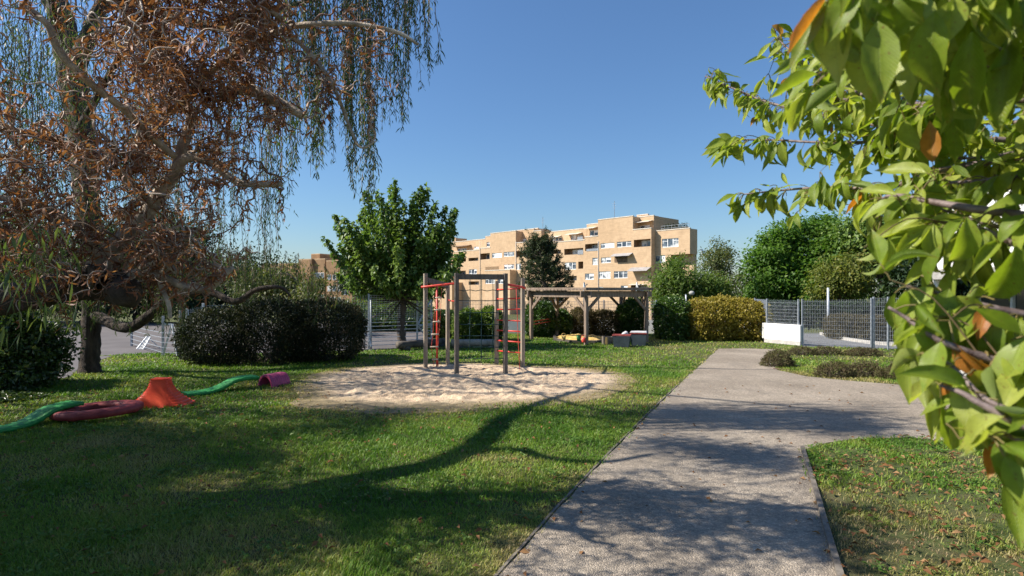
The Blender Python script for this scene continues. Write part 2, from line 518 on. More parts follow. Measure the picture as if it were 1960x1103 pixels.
def grass(name, d0, d1, per_m2, hmin, hmax, wd, mat, seed):
    g = np.random.default_rng(seed)
    n = int(per_m2 * (d1 * d1 - d0 * d0) * 1.24)
    y = np.sqrt(g.random(n) * (d1 * d1 - d0 * d0) + d0 * d0)
    x = (g.random(n) * 2.5 - 1.25) * y
    k = (~inside(x, y, PATH) | ((dist_poly(x, y, PATH) < .05) & (vnoise(x, y, 5, 31) > .5) & (g.random(n) < .45))) & ~inside(x, y, COURT) & ~inside(x, y, COURT2) & ~inside(x, y, ROAD)
    k &= (sand_r(x, y) > .93 + g.random(n) * .22)
    pd = dist_poly(x, y, PATH)
    k &= (pd > .035) | (g.random(n) < .35)
    patch = vnoise(x, y, .9, 11) * .6 + vnoise(x, y, 3.1, 12) * .4
    right = (x > .25 * y) & (y < 7.2)
    bare = vnoise(x, y, 2.2, 15) * .6 + vnoise(x, y, 6, 16) * .4
    k &= ~(right & (g.random(n) < np.clip((bare - .30) * 3.0, 0, .88)))
    k &= ~((x > 4) & (y > 16.9) & (g.random(n) < .5))
    x, y, pd, patch, right, bare = x[k], y[k], pd[k], patch[k], right[k], bare[k]
    n = len(x)
    sr = sand_r(x, y)
    dry = .20 + .85 * (patch - .45) + .28 * np.exp(-pd / .28) + .5 * np.clip((1.35 - sr) / .4, 0, 1) + right * (.16 + .7 * (bare - .4)) + .10 * g.normal(size=n)
    dry += .16 * ((x > 5) & (y > 8)) + .12 * (x < -.3 * y) * (y < 9)
    ln = vnoise(x, y, 1.7, 17)
    h = (hmin + (hmax - hmin) * g.random(n) ** 1.4) * (.55 + .9 * ln) * np.clip(1.15 - .45 * np.clip(dry, 0, 1), .5, 1.2)
    az = g.random(n) * 2 * math.pi
    lean = h * (.3 + 1.3 * g.random(n))
    dx, dy = np.cos(az), np.sin(az)
    wv = wd * (.6 + .8 * g.random(n))
    sx, sy = -dy * wv / 2, dx * wv / 2
    b = np.stack([x, y, np.full(n, .0)], -1)
    mid = b + np.stack([dx * lean * .35, dy * lean * .35, h * .62], -1)
    tip = b + np.stack([dx * lean, dy * lean, h], -1)
    s = np.stack([sx, sy, np.zeros(n)], -1)
    V = np.stack([b - s, b + s, mid + s * .8, mid - s * .8, tip], 1).reshape(-1, 3)
    i = np.arange(n)[:, None] * 5
    F = np.stack([i + np.array([0, 1, 2]), i + np.array([0, 2, 3]), i + np.array([3, 2, 4])], 1).reshape(-1, 3)
    o = mesh_np(name, V, F, mat, None, np.repeat(np.clip(dry, 0, 1), 3))
    return tag(o, kind='stuff')


M['grass'] = leaf_mat('grass_blades', [(0, (.062, .150, .012)), (.22, (.125, .235, .022)), (.42, (.225, .290, .045)), (.62, (.34, .295, .110)), (1, (.36, .265, .15))], .35, .5, .3, 1.5)
grass('grass', 2.9, 5.2, 7600, .016, .046, .0056, M['grass'], 1)
grass('grass', 5.2, 9.0, 3000, .018, .050, .0085, M['grass'], 2)
grass('grass', 9.0, 15.0, 820, .022, .055, .016, M['grass'], 3)
grass('grass', 15.0, 26.0, 230, .025, .058, .030, M['grass'], 4)

# fallen leaves on lawn and path
def litter(n, seed):
    g = np.random.default_rng(seed)
    y = np.sqrt(g.random(n) * (12 ** 2 - 3.0 ** 2) + 9.0); x = (g.random(n) * 1.9 - .95) * y
    on = inside(x, y, PATH)
    k = (g.random(n) < np.where(on, .035 + .5 * np.exp(-dist_poly(x, y, PATH) / .06), np.where((x > .25 * y) & (y < 6.8), 1.0, .16))) & (sand_r(x, y) > .9)
    x, y, on = x[k], y[k], on[k]; n = len(x)
    pos = np.stack([x, y, np.where(on, .012, .03 + .025 * g.random(n))], -1)
    az = g.random(n) * 2 * math.pi
    ax = np.stack([np.cos(az), np.sin(az), .5 * (g.random(n) - .5)], -1); ax /= np.linalg.norm(ax, axis=1, keepdims=True)
    nr = np.stack([.5 * g.normal(size=n), .5 * g.normal(size=n), np.ones(n)], -1)
    return pos, ax, nr, g.random(n), .035 + .05 * g.random(n), g
# ------------------------------------------------------------------ foliage helpers
def unit(a):
    return a / (np.linalg.norm(a, axis=-1, keepdims=True) + 1e-9)


def leaves_np(pos, axis, nrm, L, W, fold=.25, droop=.0):
    """folded leaf of 2 quads: base, two flanks, a dropped tip"""
    axis = unit(axis); side = unit(np.cross(axis, nrm)); n = np.cross(side, axis)
    L = np.broadcast_to(L, len(pos))[:, None]; W = np.broadcast_to(W, len(pos))[:, None]
    base = pos
    mid = pos + axis * L * .5
    tip = pos + axis * L + np.array([0, 0, -1.0]) * L * droop
    f = n * W * fold
    V = np.stack([base, mid + side * W / 2 + f, tip, mid - side * W / 2 + f, mid], 1).reshape(-1, 3)
    i = np.arange(len(pos))[:, None] * 5
    F = np.stack([i + np.array([0, 4, 1]), i + np.array([1, 4, 2]), i + np.array([0, 3, 4]), i + np.array([3, 2, 4])], 1).reshape(-1, 3)
    return V, F


def leaf_mesh(name, pos, axis, nrm, L, W, rnd, mat, parent, fold=.25, droop=0.0):
    V, F = leaves_np(pos, axis, nrm, L, W, fold, droop)
    return mesh_np(name, V, F, mat, parent, np.repeat(np.clip(rnd, 0, 1), 4))


def rdir(n, g):
    return unit(g.normal(size=(n, 3)))


def crown_points(ells, n_clump, per, clump_r, g, inner=.45, squash=.75):
    """leaf positions in clumps spread through ellipsoids; returns pos, outward, clump value, clump centres"""
    C = np.array([e[0] for e in ells], float); A = np.array([e[1] for e in ells], float)
    vol = A.prod(1) ** .8; w_ = vol / vol.sum()
    k = g.choice(len(ells), n_clump, p=w_)
    d = rdir(n_clump, g)
    d[:, 2] = np.where(d[:, 2] < -.55, -d[:, 2] * .6, d[:, 2]); d = unit(d)
    r = inner + (1 - inner) * g.random(n_clump) ** .6
    cc = C[k] + d * A[k] * (r * (.86 + .26 * g.random(n_clump)))[:, None]
    cv = g.random(n_clump)
    j = np.repeat(np.arange(n_clump), per)
    sz = clump_r * (.6 + .8 * g.random(n_clump))
    off = g.normal(size=(len(j), 3)) * np.array([1, 1, squash]) * sz[j][:, None] * .55
    pos = cc[j] + off
    out = unit((pos - C[k][j]) / A[k][j] ** 1.0)
    return pos, out, cv[j], cc


def limbs_to(mb, start, targets, r0, r1, g, sides=6, sag=.12):
    for t in targets:
        s = np.array(start); t = np.array(t); m = (s + t) / 2 + g.normal(size=3) * np.linalg.norm(t - s) * .07 + np.array([0, 0, sag * np.linalg.norm(t - s)])
        q = smooth_path([s, m, t], 4)
        mb.tube(q, np.linspace(r0, r1, len(q)), sides, False)


def tree(name, label, cat, base, ells, n_clump, per, clump_r, L, W, lm, bm, seed, trunk_r, fork_z, n_limb=10, group=None, shade=.0, droop=.15, inner=.45, trunk_pts=None):
    g = np.random.default_rng(seed)
    root = empty(name, base, label, cat, group)
    pos, out, cv, cc = crown_points(ells, n_clump, per, clump_r, g, inner)
    n = len(pos)
    ax = unit(out * .55 + rdir(n, g) * .9 + np.array([0, 0, -.35]))
    nr = unit(out * .5 + np.array([0, 0, .7]) + rdir(n, g) * .55)
    rnd = .5 + .45 * (cv - .5) + .22 * g.normal(size=n)
    leaf_mesh('crown', pos, ax, nr, L * (.7 + .6 * g.random(n)), W * (.7 + .6 * g.random(n)), rnd, lm, root, .2, droop)
    mb = MB()
    top = Vector((base[0], base[1], fork_z)) if trunk_pts is None else Vector(trunk_pts[-1])
    tp = [Vector(base), Vector(base).lerp(top, .5) + Vector((.05, 0, 0)), top] if trunk_pts is None else trunk_pts
    q = smooth_path(tp, 5)
    rr = np.linspace(trunk_r, trunk_r * .72, len(q)); rr[0] *= 1.35; rr[1] *= 1.08
    mb.tube(q, rr, 10, True, .05)
    sel = cc[g.choice(len(cc), min(n_limb, len(cc)), replace=False)]
    limbs_to(mb, top, sel, trunk_r * .5, trunk_r * .1, g)
    mb.build('trunk', bm, root, True)
    return root


def shrub(name, label, cat, base, ells, n, L, W, lm, seed, group=None, core=None, rough=.12, low=-.9, rnd0=.5, bare=None, shell=.22):
    """clipped or rounded shrub: leaves through an outer shell over a twiggy core"""
    g = np.random.default_rng(seed)
    root = empty(name, base, label, cat, group)
    C = np.array([e[0] for e in ells], float); A = np.array([e[1] for e in ells], float)
    area = (A[:, 0] * A[:, 1] + A[:, 0] * A[:, 2] + A[:, 1] * A[:, 2]); k = g.choice(len(ells), int(n * 1.5), p=area / area.sum())
    d = rdir(len(k), g)
    d = d[d[:, 2] > low]; k = k[:len(d)]
    # superellipsoid so that clipped shrubs have fuller shoulders
    pw = np.array([e[2] if len(e) > 2 else 2.0 for e in ells])[k]
    rad = (np.abs(d) ** pw[:, None]).sum(1) ** (-1 / pw)
    lump = np.array([noise.noise(Vector(x) * 2.6 + Vector((seed, 0, 0))) for x in (d * 1.0)]) * rough * 1.2
    lump2 = np.array([noise.noise(Vector(x) * 7 + Vector((0, seed, 0))) for x in d]) * rough
    rr = rad * (1 + lump + lump2 - shell * g.random(len(d)) ** 1.5 + .045 * np.abs(g.normal(size=len(d))) * (g.random(len(d)) < .3))
    pos = C[k] + d * A[k] * rr[:, None]
    inside_other = np.zeros(len(pos), bool)
    for j in range(len(ells)):
        q = ((np.abs((pos - C[j]) / A[j])) ** (ells[j][2] if len(ells[j]) > 2 else 2)).sum(1)
        inside_other |= (q < .5) & (k != j)
    keep = ~inside_other & (pos[:, 2] > .01)
    pos, d, l2 = pos[keep], d[keep], (lump + lump2)[keep]
    if bare is not None:
        kk = ~bare(pos, g); pos, d, l2 = pos[kk], d[kk], l2[kk]
    n = len(pos)
    ax = unit(d * .6 + rdir(n, g) * .8 + np.array([0, 0, .15]))
    nr = unit(d * .8 + rdir(n, g) * .6)
    rnd = rnd0 + .9 * l2 / max(rough, .01) * .25 + .2 * g.normal(size=n)
    leaf_mesh('foliage', pos, ax, nr, L * (.65 + .7 * g.random(n)), W * (.65 + .7 * g.random(n)), rnd, lm, root)
    if core:
        tb = Tubes(4)
        for j in range(len(ells)):
            for q in range(core):
                dd = rdir(1, g)[0]; dd[2] = abs(dd[2]) * .8 + .25
                e = C[j] + dd / np.linalg.norm(dd) * A[j] * .88
                s = np.array([C[j][0] + g.normal() * A[j][0] * .25, C[j][1] + g.normal() * A[j][1] * .25, 0.0])
                m_ = (s + e) / 2 + g.normal(size=3) * .05
                pts = smooth_path([s, m_, e], 3)
                tb.add(pts, np.linspace(.012, .004, len(pts)) * max(1, A[j][2]))
        tb.build('stems', M['bark'], root)
    return root


# ------------------------------------------------------------------ leaf colours
LM = {}
LM['maple'] = leaf_mat('maple_leaves', [(0, (.045, .095, .018)), (.4, (.095, .165, .032)), (.75, (.155, .225, .052)), (1, (.20, .27, .075))], .35, .45, .35)
LM['locust'] = leaf_mat('bright_tree_leaves', [(0, (.045, .11, .014)), (.5, (.078, .16, .020)), (1, (.13, .21, .035))], .45, .5, .3)
LM['robinia'] = leaf_mat('light_green_leaves', [(0, (.055, .105, .016)), (.5, (.095, .155, .026)), (1, (.15, .19, .045))], .42, .5, .3)
LM['olive'] = leaf_mat('olive_leaves', [(0, (.05, .075, .02)), (.5, (.095, .12, .035)), (1, (.17, .16, .06))], .35, .5, .3)
LM['yellowish'] = leaf_mat('yellowing_leaves', [(0, (.08, .11, .02)), (.5, (.135, .165, .03)), (1, (.22, .20, .05))], .4, .5, .3)
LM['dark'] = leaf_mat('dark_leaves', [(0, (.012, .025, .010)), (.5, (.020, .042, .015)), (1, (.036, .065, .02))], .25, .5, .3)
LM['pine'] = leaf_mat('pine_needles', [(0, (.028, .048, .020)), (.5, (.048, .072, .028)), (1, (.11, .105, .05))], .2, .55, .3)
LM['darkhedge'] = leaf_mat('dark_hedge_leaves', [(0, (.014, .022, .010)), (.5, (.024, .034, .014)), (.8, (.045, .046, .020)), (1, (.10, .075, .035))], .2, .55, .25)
LM['yellowhedge'] = leaf_mat('yellow_hedge_leaves', [(0, (.13, .060, .020)), (.25, (.19, .14, .022)), (.6, (.255, .215, .03)), (1, (.32, .25, .05))], .3, .5, .3)
LM['laurel'] = leaf_mat('laurel_leaves', [(0, (.028, .065, .012)), (.5, (.055, .11, .018)), (1, (.10, .165, .03))], .3, .35, .5)
LM['heather'] = leaf_mat('heather', [(0, (.075, .048, .028)), (.4, (.11, .085, .045)), (.7, (.10, .11, .04)), (1, (.19, .16, .09))], .2, .7, .2)
LM['brownshrub'] = leaf_mat('brownish_shrub_leaves', [(0, (.05, .04, .02)), (.5, (.09, .075, .035)), (1, (.14, .11, .06))], .25, .6, .2)
LM['ivy'] = leaf_mat('ivy_leaves', [(0, (.020, .042, .011)), (.5, (.042, .080, .018)), (.85, (.080, .125, .028)), (1, (.16, .17, .05))], .25, .3, .5)
LM['willow'] = leaf_mat('green_willow_leaves', [(0, (.040, .070, .020)), (.5, (.068, .105, .030)), (.9, (.11, .14, .045)), (1, (.18, .16, .05))], .4, .45, .35)
LM['dead'] = leaf_mat('dead_curled_leaves', [(0, (.09, .042, .025)), (.35, (.19, .078, .040)), (.65, (.31, .118, .055)), (.85, (.40, .185, .095)), (1, (.40, .29, .20))], .3, .55, .3, 1.3)
LM['twig'] = leaf_mat('curly_twig_bark', [(0, (.14, .075, .048)), (.4, (.27, .165, .105)), (.75, (.40, .28, .20)), (1, (.48, .38, .30))], .0, .6, .35)
LM['litter'] = leaf_mat('brown_fallen_leaves', [(0, (.10, .045, .02)), (.5, (.22, .10, .04)), (1, (.32, .19, .09))], .2, .7, .2)
pos, ax, nr, rnd, L, g = litter(9000, 21)
tag(leaf_mesh('fallen_leaves', pos, ax, nr, L, L * .5, rnd, LM['litter'], None, .35, .2), kind='stuff')

# broad leaved weeds between the grass
g = np.random.default_rng(23)
n = 9000
y_ = np.sqrt(g.random(n) * (9.5 ** 2 - 9.0) + 9.0); x_ = (g.random(n) * 1.9 - .95) * y_
k = ~inside(x_, y_, PATH) & (sand_r(x_, y_) > 1.05) & (vnoise(x_, y_, 1.6, 41) * .6 + vnoise(x_, y_, 5, 42) * .4 > .60)
x_, y_ = x_[k], y_[k]; n = len(x_)
m_ = 4
j = np.repeat(np.arange(n), m_); az = g.random(n * m_) * 6.283
pos = np.stack([x_[j] + .01 * np.cos(az), y_[j] + .01 * np.sin(az), .012 + .03 * g.random(n * m_)], -1)
LM['weed'] = leaf_mat('weed_leaves', [(0, (.05, .12, .016)), (.6, (.10, .19, .028)), (1, (.17, .22, .05))], .3, .5, .3)
tag(leaf_mesh('lawn_weeds', pos, np.stack([np.cos(az), np.sin(az), .25 + .5 * g.random(n * m_)], -1), np.stack([.3 * g.normal(size=n * m_), .3 * g.normal(size=n * m_), np.ones(n * m_)], -1), .025 + .04 * g.random(n * m_), .016 + .014 * g.random(n * m_), g.random(n * m_), LM['weed'], None, .2, .15), kind='stuff')


# ------------------------------------------------------------------ background trees
def ell(pl, pt, pr, pb, d, dep=1.0):
    """ellipsoid that spans a pixel box at distance d"""
    a, b = P(pl, (pt + pb) / 2, d), P(pr, (pt + pb) / 2, d)
    c = (a + b) / 2; rx = (b - a).length / 2; rz = (pb - pt) / 2 / FPX * d
    return (tuple(c), (rx, rx * dep, rz))


def on_ground(px, d):
    return Vector(((px - CX) / FPX * d, d, ground_z(d)))


tree('locust_tree', 'broad bright green tree standing behind the yellowing hedge and gate', 'tree', on_ground(1530, 44),
     [ell(1418, 470, 1520, 625, 43), ell(1450, 432, 1540, 560, 44), ell(1500, 416, 1612, 500, 45), ell(1540, 440, 1650, 625, 43), ell(1470, 500, 1600, 630, 42.5)], 430, 85, .72, .30, .17, LM['locust'], M['bark_dark'], 31, .28, 2.6, 14)
tree('locust_tree', 'tall darker green tree right of the broad bright green tree, above the gate', 'tree', on_ground(1690, 40),
     [ell(1600, 402, 1740, 560, 40), ell(1640, 430, 1800, 625, 41), ell(1780, 440, 1960, 600, 42)], 300, 75, .8, .28, .16, LM['maple'], M['bark_dark'], 32, .28, 2.4, 14)
tree('small_tree', 'small yellowing olive tree behind the mesh gate', 'tree', on_ground(1612, 33),
     [ell(1556, 500, 1650, 615, 33), ell(1600, 485, 1668, 560, 33.5)], 110, 60, .55, .20, .12, LM['yellowish'], M['bark'], 33, .12, 1.2, 12, inner=.3)
tree('ash_tree', 'light green feathery tree in front of the apartment block end', 'tree', on_ground(1300, 36),
     [ell(1250, 505, 1330, 612, 35), ell(1262, 490, 1312, 560, 36), ell(1300, 520, 1390, 612, 36)], 150, 70, .62, .20, .10, LM['robinia'], M['bark'], 34, .12, 1.6, 16, inner=.25)
tree('ash_tree', 'thin olive tree with sky gaps left of the broad bright green tree', 'tree', on_ground(1376, 40),
     [ell(1335, 470, 1412, 560, 40), ell(1362, 460, 1398, 520, 40.5), ell(1350, 520, 1430, 605, 39)], 95, 50, .6, .20, .10, LM['olive'], M['bark'], 35, .10, 1.8, 16, inner=.2)
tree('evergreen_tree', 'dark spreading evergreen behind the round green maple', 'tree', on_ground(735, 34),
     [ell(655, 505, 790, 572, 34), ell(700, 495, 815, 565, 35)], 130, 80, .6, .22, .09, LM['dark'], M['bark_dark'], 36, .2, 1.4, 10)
tree('olive_tree', 'olive green small tree rising behind the dark hedge', 'tree', on_ground(600, 26),
     [ell(450, 515, 560, 615, 26), ell(490, 500, 590, 590, 26.5), ell(560, 530, 640, 620, 25)], 150, 60, .5, .15, .07, LM['olive'], M['bark'], 37, .12, 1.3, 14, inner=.25)
tree('bright_bush_tree', 'sunlit yellow green bush behind the tall court net', 'tree', on_ground(745, 30),
     [ell(690, 560, 830, 650, 30), ell(640, 575, 720, 650, 29)], 150, 60, .5, .16, .09, LM['robinia'], M['bark'], 38, .1, .8, 10)
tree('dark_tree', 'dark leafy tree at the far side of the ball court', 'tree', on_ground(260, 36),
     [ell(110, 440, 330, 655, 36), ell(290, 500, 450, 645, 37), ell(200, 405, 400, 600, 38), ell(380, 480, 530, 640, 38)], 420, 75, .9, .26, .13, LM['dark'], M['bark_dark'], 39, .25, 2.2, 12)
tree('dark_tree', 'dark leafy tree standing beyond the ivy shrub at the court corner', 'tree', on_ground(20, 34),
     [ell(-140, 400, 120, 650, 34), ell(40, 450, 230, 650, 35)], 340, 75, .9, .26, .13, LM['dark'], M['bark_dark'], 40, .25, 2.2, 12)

# maple: upright shoots that end in spikes
g = np.random.default_rng(41)
mp = G(770, 665)
root = empty('maple_tree', mp, 'round green maple with spiky top shoots beside the climbing frame', 'tree')
dm = mp.y
org = np.array(P(771, 572, dm))
tips = [(632, 412), (648, 440), (668, 425), (690, 398), (718, 366), (738, 392), (755, 343), (772, 385), (795, 372), (822, 357), (838, 388), (858, 396), (880, 400), (878, 440),
        (872, 470), (862, 520), (846, 548), (812, 556), (800, 430), (745, 440), (700, 470), (650, 498), (662, 540), (690, 566), (720, 556), (760, 480), (820, 470), (780, 420), (730, 410), (840, 440), (690, 440), (720, 510), (800, 520), (640, 470)]
T = []
for i, (a, b) in enumerate(tips):
    for rep in range(3 if i % 2 else 4):
        dd = g.normal() * .85
        T.append(np.array(P(771 + (a - 771) * .93 + (g.normal() * 15 if rep else 0), b + (abs(g.normal()) * 34 if rep else 0), dm + (dd if rep else dd * .4))))
mb = MB(); pos, axs, rn = [], [], []
for t in T:
    v_ = t - org; ln = np.linalg.norm(v_)
    m_ = org + v_ * .5 + np.array([v_[0] * .10, v_[1] * .1, -.10 * ln])
    q = smooth_path([org, m_, t], 8)
    mb.tube(q, np.linspace(.035, .005, len(q)), 5, False)
    k = int(75 * ln)
    s = .22 + .78 * g.random(k) ** .75
    i0 = np.clip((s * (len(q) - 1)).astype(int), 0, len(q) - 2); fr = s * (len(q) - 1) - i0
    c_ = q[i0] * (1 - fr[:, None]) + q[i0 + 1] * fr[:, None]
    rr = (.29 * (1 - s) ** .45 + .05)
    pos.append(c_ + rdir(k, g) * (rr * g.random(k) ** .5)[:, None]); rn.append(np.full(k, g.random()))
pos = np.vstack(pos); rn = np.concatenate(rn)
kz = pos[:, 2] > P(0, 570, dm).z + .25 * g.random(len(pos)) ** 2; pos, rn = pos[kz], rn[kz]; n = len(pos)
out = unit(pos - org)
leaf_mesh('crown', pos, unit(out * .4 + rdir(n, g) * .8 + np.array([0, 0, -.5])), unit(np.array([0, 0, .8]) + out * .4 + rdir(n, g) * .6), .155 * (.6 + .7 * g.random(n)), .125 * (.6 + .7 * g.random(n)), .5 + .4 * (rn - .5) + .22 * g.normal(size=n), LM['maple'], root, .2, .2)
q = smooth_path([mp, mp + Vector((-.03, 0, .6)), Vector(P(769, 605, dm)), Vector(org) + Vector((0, 0, .05))], 5)
mb.tube(q, np.linspace(.175, .13, len(q)) * (1 + .12 * np.sin(np.arange(len(q)) * 1.7)), 12, True, .05)
mb.build('trunk', M['bark_maple'], root, True)

# pine with upturned brushes
g = np.random.default_rng(42)
dp = 31.0
pb = on_ground(1043, dp)
root = empty('pine_tree', pb, 'dark conical pine standing behind the wooden pergola', 'tree')
mb = MB(); pos, axs = [], []
ztop = P(1035, 458, dp).z
q = smooth_path([pb, pb + Vector((.1, 0, 2)), Vector((P(1035, 500, dp).x, dp, ztop - 1.2)), Vector((P(1035, 458, dp).x, dp, ztop))], 6)
mb.tube(q, np.linspace(.2, .02, len(q)), 8, True, .05)
for k in range(175):
    f = (k + .5) / 175
    z = 1.0 + (ztop - 1.2) * f ** .9
    i0 = min(range(len(q)), key=lambda i: abs(q[i][2] - z))
    ln = (1.24 * (1 - f) ** .62 + .18) * (.55 + .6 * g.random())
    a = g.random() * 6.28
    s = np.array(q[i0]); e = s + np.array([math.cos(a) * ln, math.sin(a) * ln, ln * (.05 + .35 * f) + .1 * g.normal()])
    e2 = e + np.array([math.cos(a) * .12, math.sin(a) * .12, .25 + .1 * g.random()])
    br = smooth_path([s, (s + e) / 2 + np.array([0, 0, -.06 * ln]), e, e2], 4)
    mb.tube(br, np.linspace(.03, .008, len(br)), 4, False)
    for t in (np.linspace(.35, 1, 7)):
        c_ = br[int(t * (len(br) - 1))]
        sd = np.array([math.cos(a + g.normal() * 1.0), math.sin(a + g.normal() * 1.0), .5 + .5 * g.random()]) * (.10 + .22 * g.random())
        m2 = 26
        u_ = g.random(m2)[:, None]
        pos.append(c_ + sd * u_ + g.normal(size=(m2, 3)) * .02); axs.append(unit(unit(sd[None]) * .7 + rdir(m2, g)))
pos = np.vstack(pos); axs = np.vstack(axs); n = len(pos)
leaf_mesh('crown', pos, axs, rdir(n, g), .15 * (.7 + .5 * g.random(n)), .035, .4 + .3 * g.normal(size=n), LM['pine'], root, .1)
mb.build('trunk', M['bark'], root, True)

# ------------------------------------------------------------------ shrubs and hedges
def e3(pl, pt, pr, d, depth, power=2.6):
    """half-buried ellipsoid over the ground between two pixel columns, top at pixel row pt"""
    a, b = on_ground(pl, d), on_ground(pr, d)
    top = P(pl, pt, d).z
    return (((a.x + b.x) / 2, d, top * .48), ((b.x - a.x) / 2, depth, top * .53), power)


def gaps(cols):
    def f(p, g):
        px = CX + FPX * p[:, 0] / p[:, 1]; k = np.zeros(len(p), bool)
        for c_, w_, z_ in cols:
            k |= (np.abs(px - c_) < w_) & (p[:, 2] < z_) & (g.random(len(p)) < .85)
        return k
    return f


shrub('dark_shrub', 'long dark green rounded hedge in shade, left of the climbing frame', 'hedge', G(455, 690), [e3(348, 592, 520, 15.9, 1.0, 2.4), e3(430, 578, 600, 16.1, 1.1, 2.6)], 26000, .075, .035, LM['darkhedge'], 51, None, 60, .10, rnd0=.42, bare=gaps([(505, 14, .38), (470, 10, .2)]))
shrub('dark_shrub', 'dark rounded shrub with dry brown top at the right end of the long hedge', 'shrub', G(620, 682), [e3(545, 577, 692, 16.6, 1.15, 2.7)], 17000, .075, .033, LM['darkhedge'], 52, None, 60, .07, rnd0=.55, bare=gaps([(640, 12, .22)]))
shrub('yellowing_shrub', 'big rounded yellow and bronze shrub beside the white wall', 'shrub', G(1385, 650), [e3(1304, 575, 1400, 23.5, 1.15, 2.5), e3(1345, 571, 1430, 23.7, 1.1, 2.4), e3(1380, 575, 1466, 23.4, 1.1, 2.6)], 26000, .095, .058, LM['yellowhedge'], 53, None, 40, .10, rnd0=.62, shell=.3)
shrub('laurel_shrub', 'upright glossy green laurel between the pergola and the yellow shrub', 'shrub', G(1285, 643), [e3(1257, 572, 1314, 23.5, .8, 3.0)], 6500, .12, .06, LM['laurel'], 54, None, 25, .10)
shrub('laurel_shrub', 'tall green laurel seen through the right side of the pergola', 'shrub', G(1212, 638), [e3(1190, 574, 1236, 25.5, .75, 2.8), e3(1180, 585, 1205, 25.2, .4, 2.4)], 6500, .12, .06, LM['laurel'], 55, None, 25, .10)
shrub('leafy_shrub', 'yellow green shrub seen through the climbing net', 'shrub', G(915, 648), [e3(868, 596, 925, 22.6, .8, 2.3), e3(910, 592, 965, 22.8, .8, 2.3)], 8000, .12, .06, LM['robinia'], 56, None, 25, .16)
shrub('leafy_shrub', 'dark green shrub behind the left post of the pergola', 'shrub', G(1035, 640), [e3(1005, 580, 1062, 25, .9, 2.3), e3(1050, 595, 1092, 25.2, .7, 2.3)], 7500, .12, .06, LM['laurel'], 57, None, 25, .14, rnd0=.2)
shrub('brown_shrub', 'brownish twiggy shrub in the middle behind the pergola', 'shrub', G(1140, 640), [e3(1092, 590, 1140, 25.6, .8, 2.3), e3(1128, 596, 1188, 25.4, .8, 2.3)], 7000, .10, .045, LM['brownshrub'], 58, None, 45, .16)
shrub('clipped_hedge', 'dark clipped hedge behind the rope ladder of the frame', 'hedge', G(850, 652), [e3(815, 596, 880, 24.5, .7, 3.2)], 5000, .10, .05, LM['ivy'], 59, None, 20, .06)
shrub('clipped_hedge', 'long low clipped hedge inside the tall court net', 'hedge', G(740, 640), [e3(640, 608, 735, 28.5, .7, 4.0), e3(715, 610, 818, 28.5, .7, 4.0)], 9000, .12, .06, LM['ivy'], 60, None, 20, .05)
shrub('clipped_hedge', 'brownish clipped hedge beyond the road kerb behind the gate', 'hedge', G(1640, 645), [e3(1588, 604, 1650, 23.8, .7, 4.5), e3(1630, 606, 1700, 23.2, .7, 4.5)], 10000, .09, .045, LM['brownshrub'], 61, None, 25, .06)
shrub('dark_hedge', 'dark hedge along the far side of the road', 'hedge', G(1520, 630), [e3(1440, 578, 1520, 31, .8, 4), e3(1500, 580, 1600, 31, .8, 4), e3(1580, 580, 1680, 31.5, .8, 4), e3(1660, 580, 1790, 32, .8, 4)], 16000, .14, .07, LM['dark'], 62, None, 25, .08)

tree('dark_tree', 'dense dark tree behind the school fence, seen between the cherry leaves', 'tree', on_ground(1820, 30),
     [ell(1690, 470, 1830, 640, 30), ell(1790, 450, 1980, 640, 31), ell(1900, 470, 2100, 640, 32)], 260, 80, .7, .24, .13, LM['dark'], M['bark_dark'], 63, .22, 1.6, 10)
for i, (pl, pr, pt, pb_, dep, n_, lab) in enumerate([
        (1476, 1524, 673, 707, .33, 5200, 'round heather clump at the path corner of the bed'),
        (1519, 1612, 665, 684, .22, 4200, 'low heather strip along the gate side of the bed'),
        (1634, 1692, 667, 686, .30, 4200, 'dark heather clump at the gate side of the bed, nearest the school'),
        (1580, 1700, 696, 727, .26, 7200, 'long heather strip along the path side of the bed'),
        (1712, 1800, 694, 733, .34, 5200, 'heather clump half hidden behind the cherry leaves')]):
    gp = G((pl + pr) / 2, pb_ - 3)
    d = gp.y + dep
    top = P(0, pt, d).z
    ww = (pr - pl) / 2 / FPX * d
    m_ = max(1, int(round(ww / .42)))
    es = [(((gp.x + (j - (m_ - 1) / 2) * 2 * ww / m_), d + .05 * math.sin(j * 2.1), .02), (ww / m_ * 1.25, dep, top * (.95 + .1 * math.sin(j * 3)))) for j in range(m_)]
    shrub('heather_clump', lab, 'heather', gp, es, n_, .05, .016, LM['heather'], 70 + i, 'heather clumps in the bed', 30, .22, -.05, .45)

# ivy covered shrub and ground ivy at left
sp0 = G(70, 752)
shrub('ivy_shrub', 'dark ivy covered shrub left of the dark tree trunk', 'shrub', sp0, [((sp0.x - 1.35, 11.7, .70), (.85, .9, .72)), ((sp0.x - .85, 11.9, .72), (.68, .8, .60)), ((sp0.x - 1.8, 11.7, .6), (.8, .9, .6)), ((sp0.x - .7, 11.5, .28), (.55, .6, .33)), ((sp0.x - .75, 11.5, 1.32), (.34, .35, .28)), ((sp0.x - 1.5, 11.6, 1.30), (.42, .4, .26)), ((sp0.x - .62, 11.7, 1.12), (.30, .3, .26))], 22000, .085, .06, LM['ivy'], 80, None, 30, .42, rnd0=.45, shell=.4)
g = np.random.default_rng(81)
n = 5200
cx_, cy_ = sp0.x - .75, 10.55
aa, r_ = g.random(n) * 6.28, np.sqrt(g.random(n))
pos = np.stack([cx_ + 1.35 * r_ * np.cos(aa), cy_ + .75 * r_ * np.sin(aa), .02 + .13 * g.random(n) * (1.1 - r_)], -1)
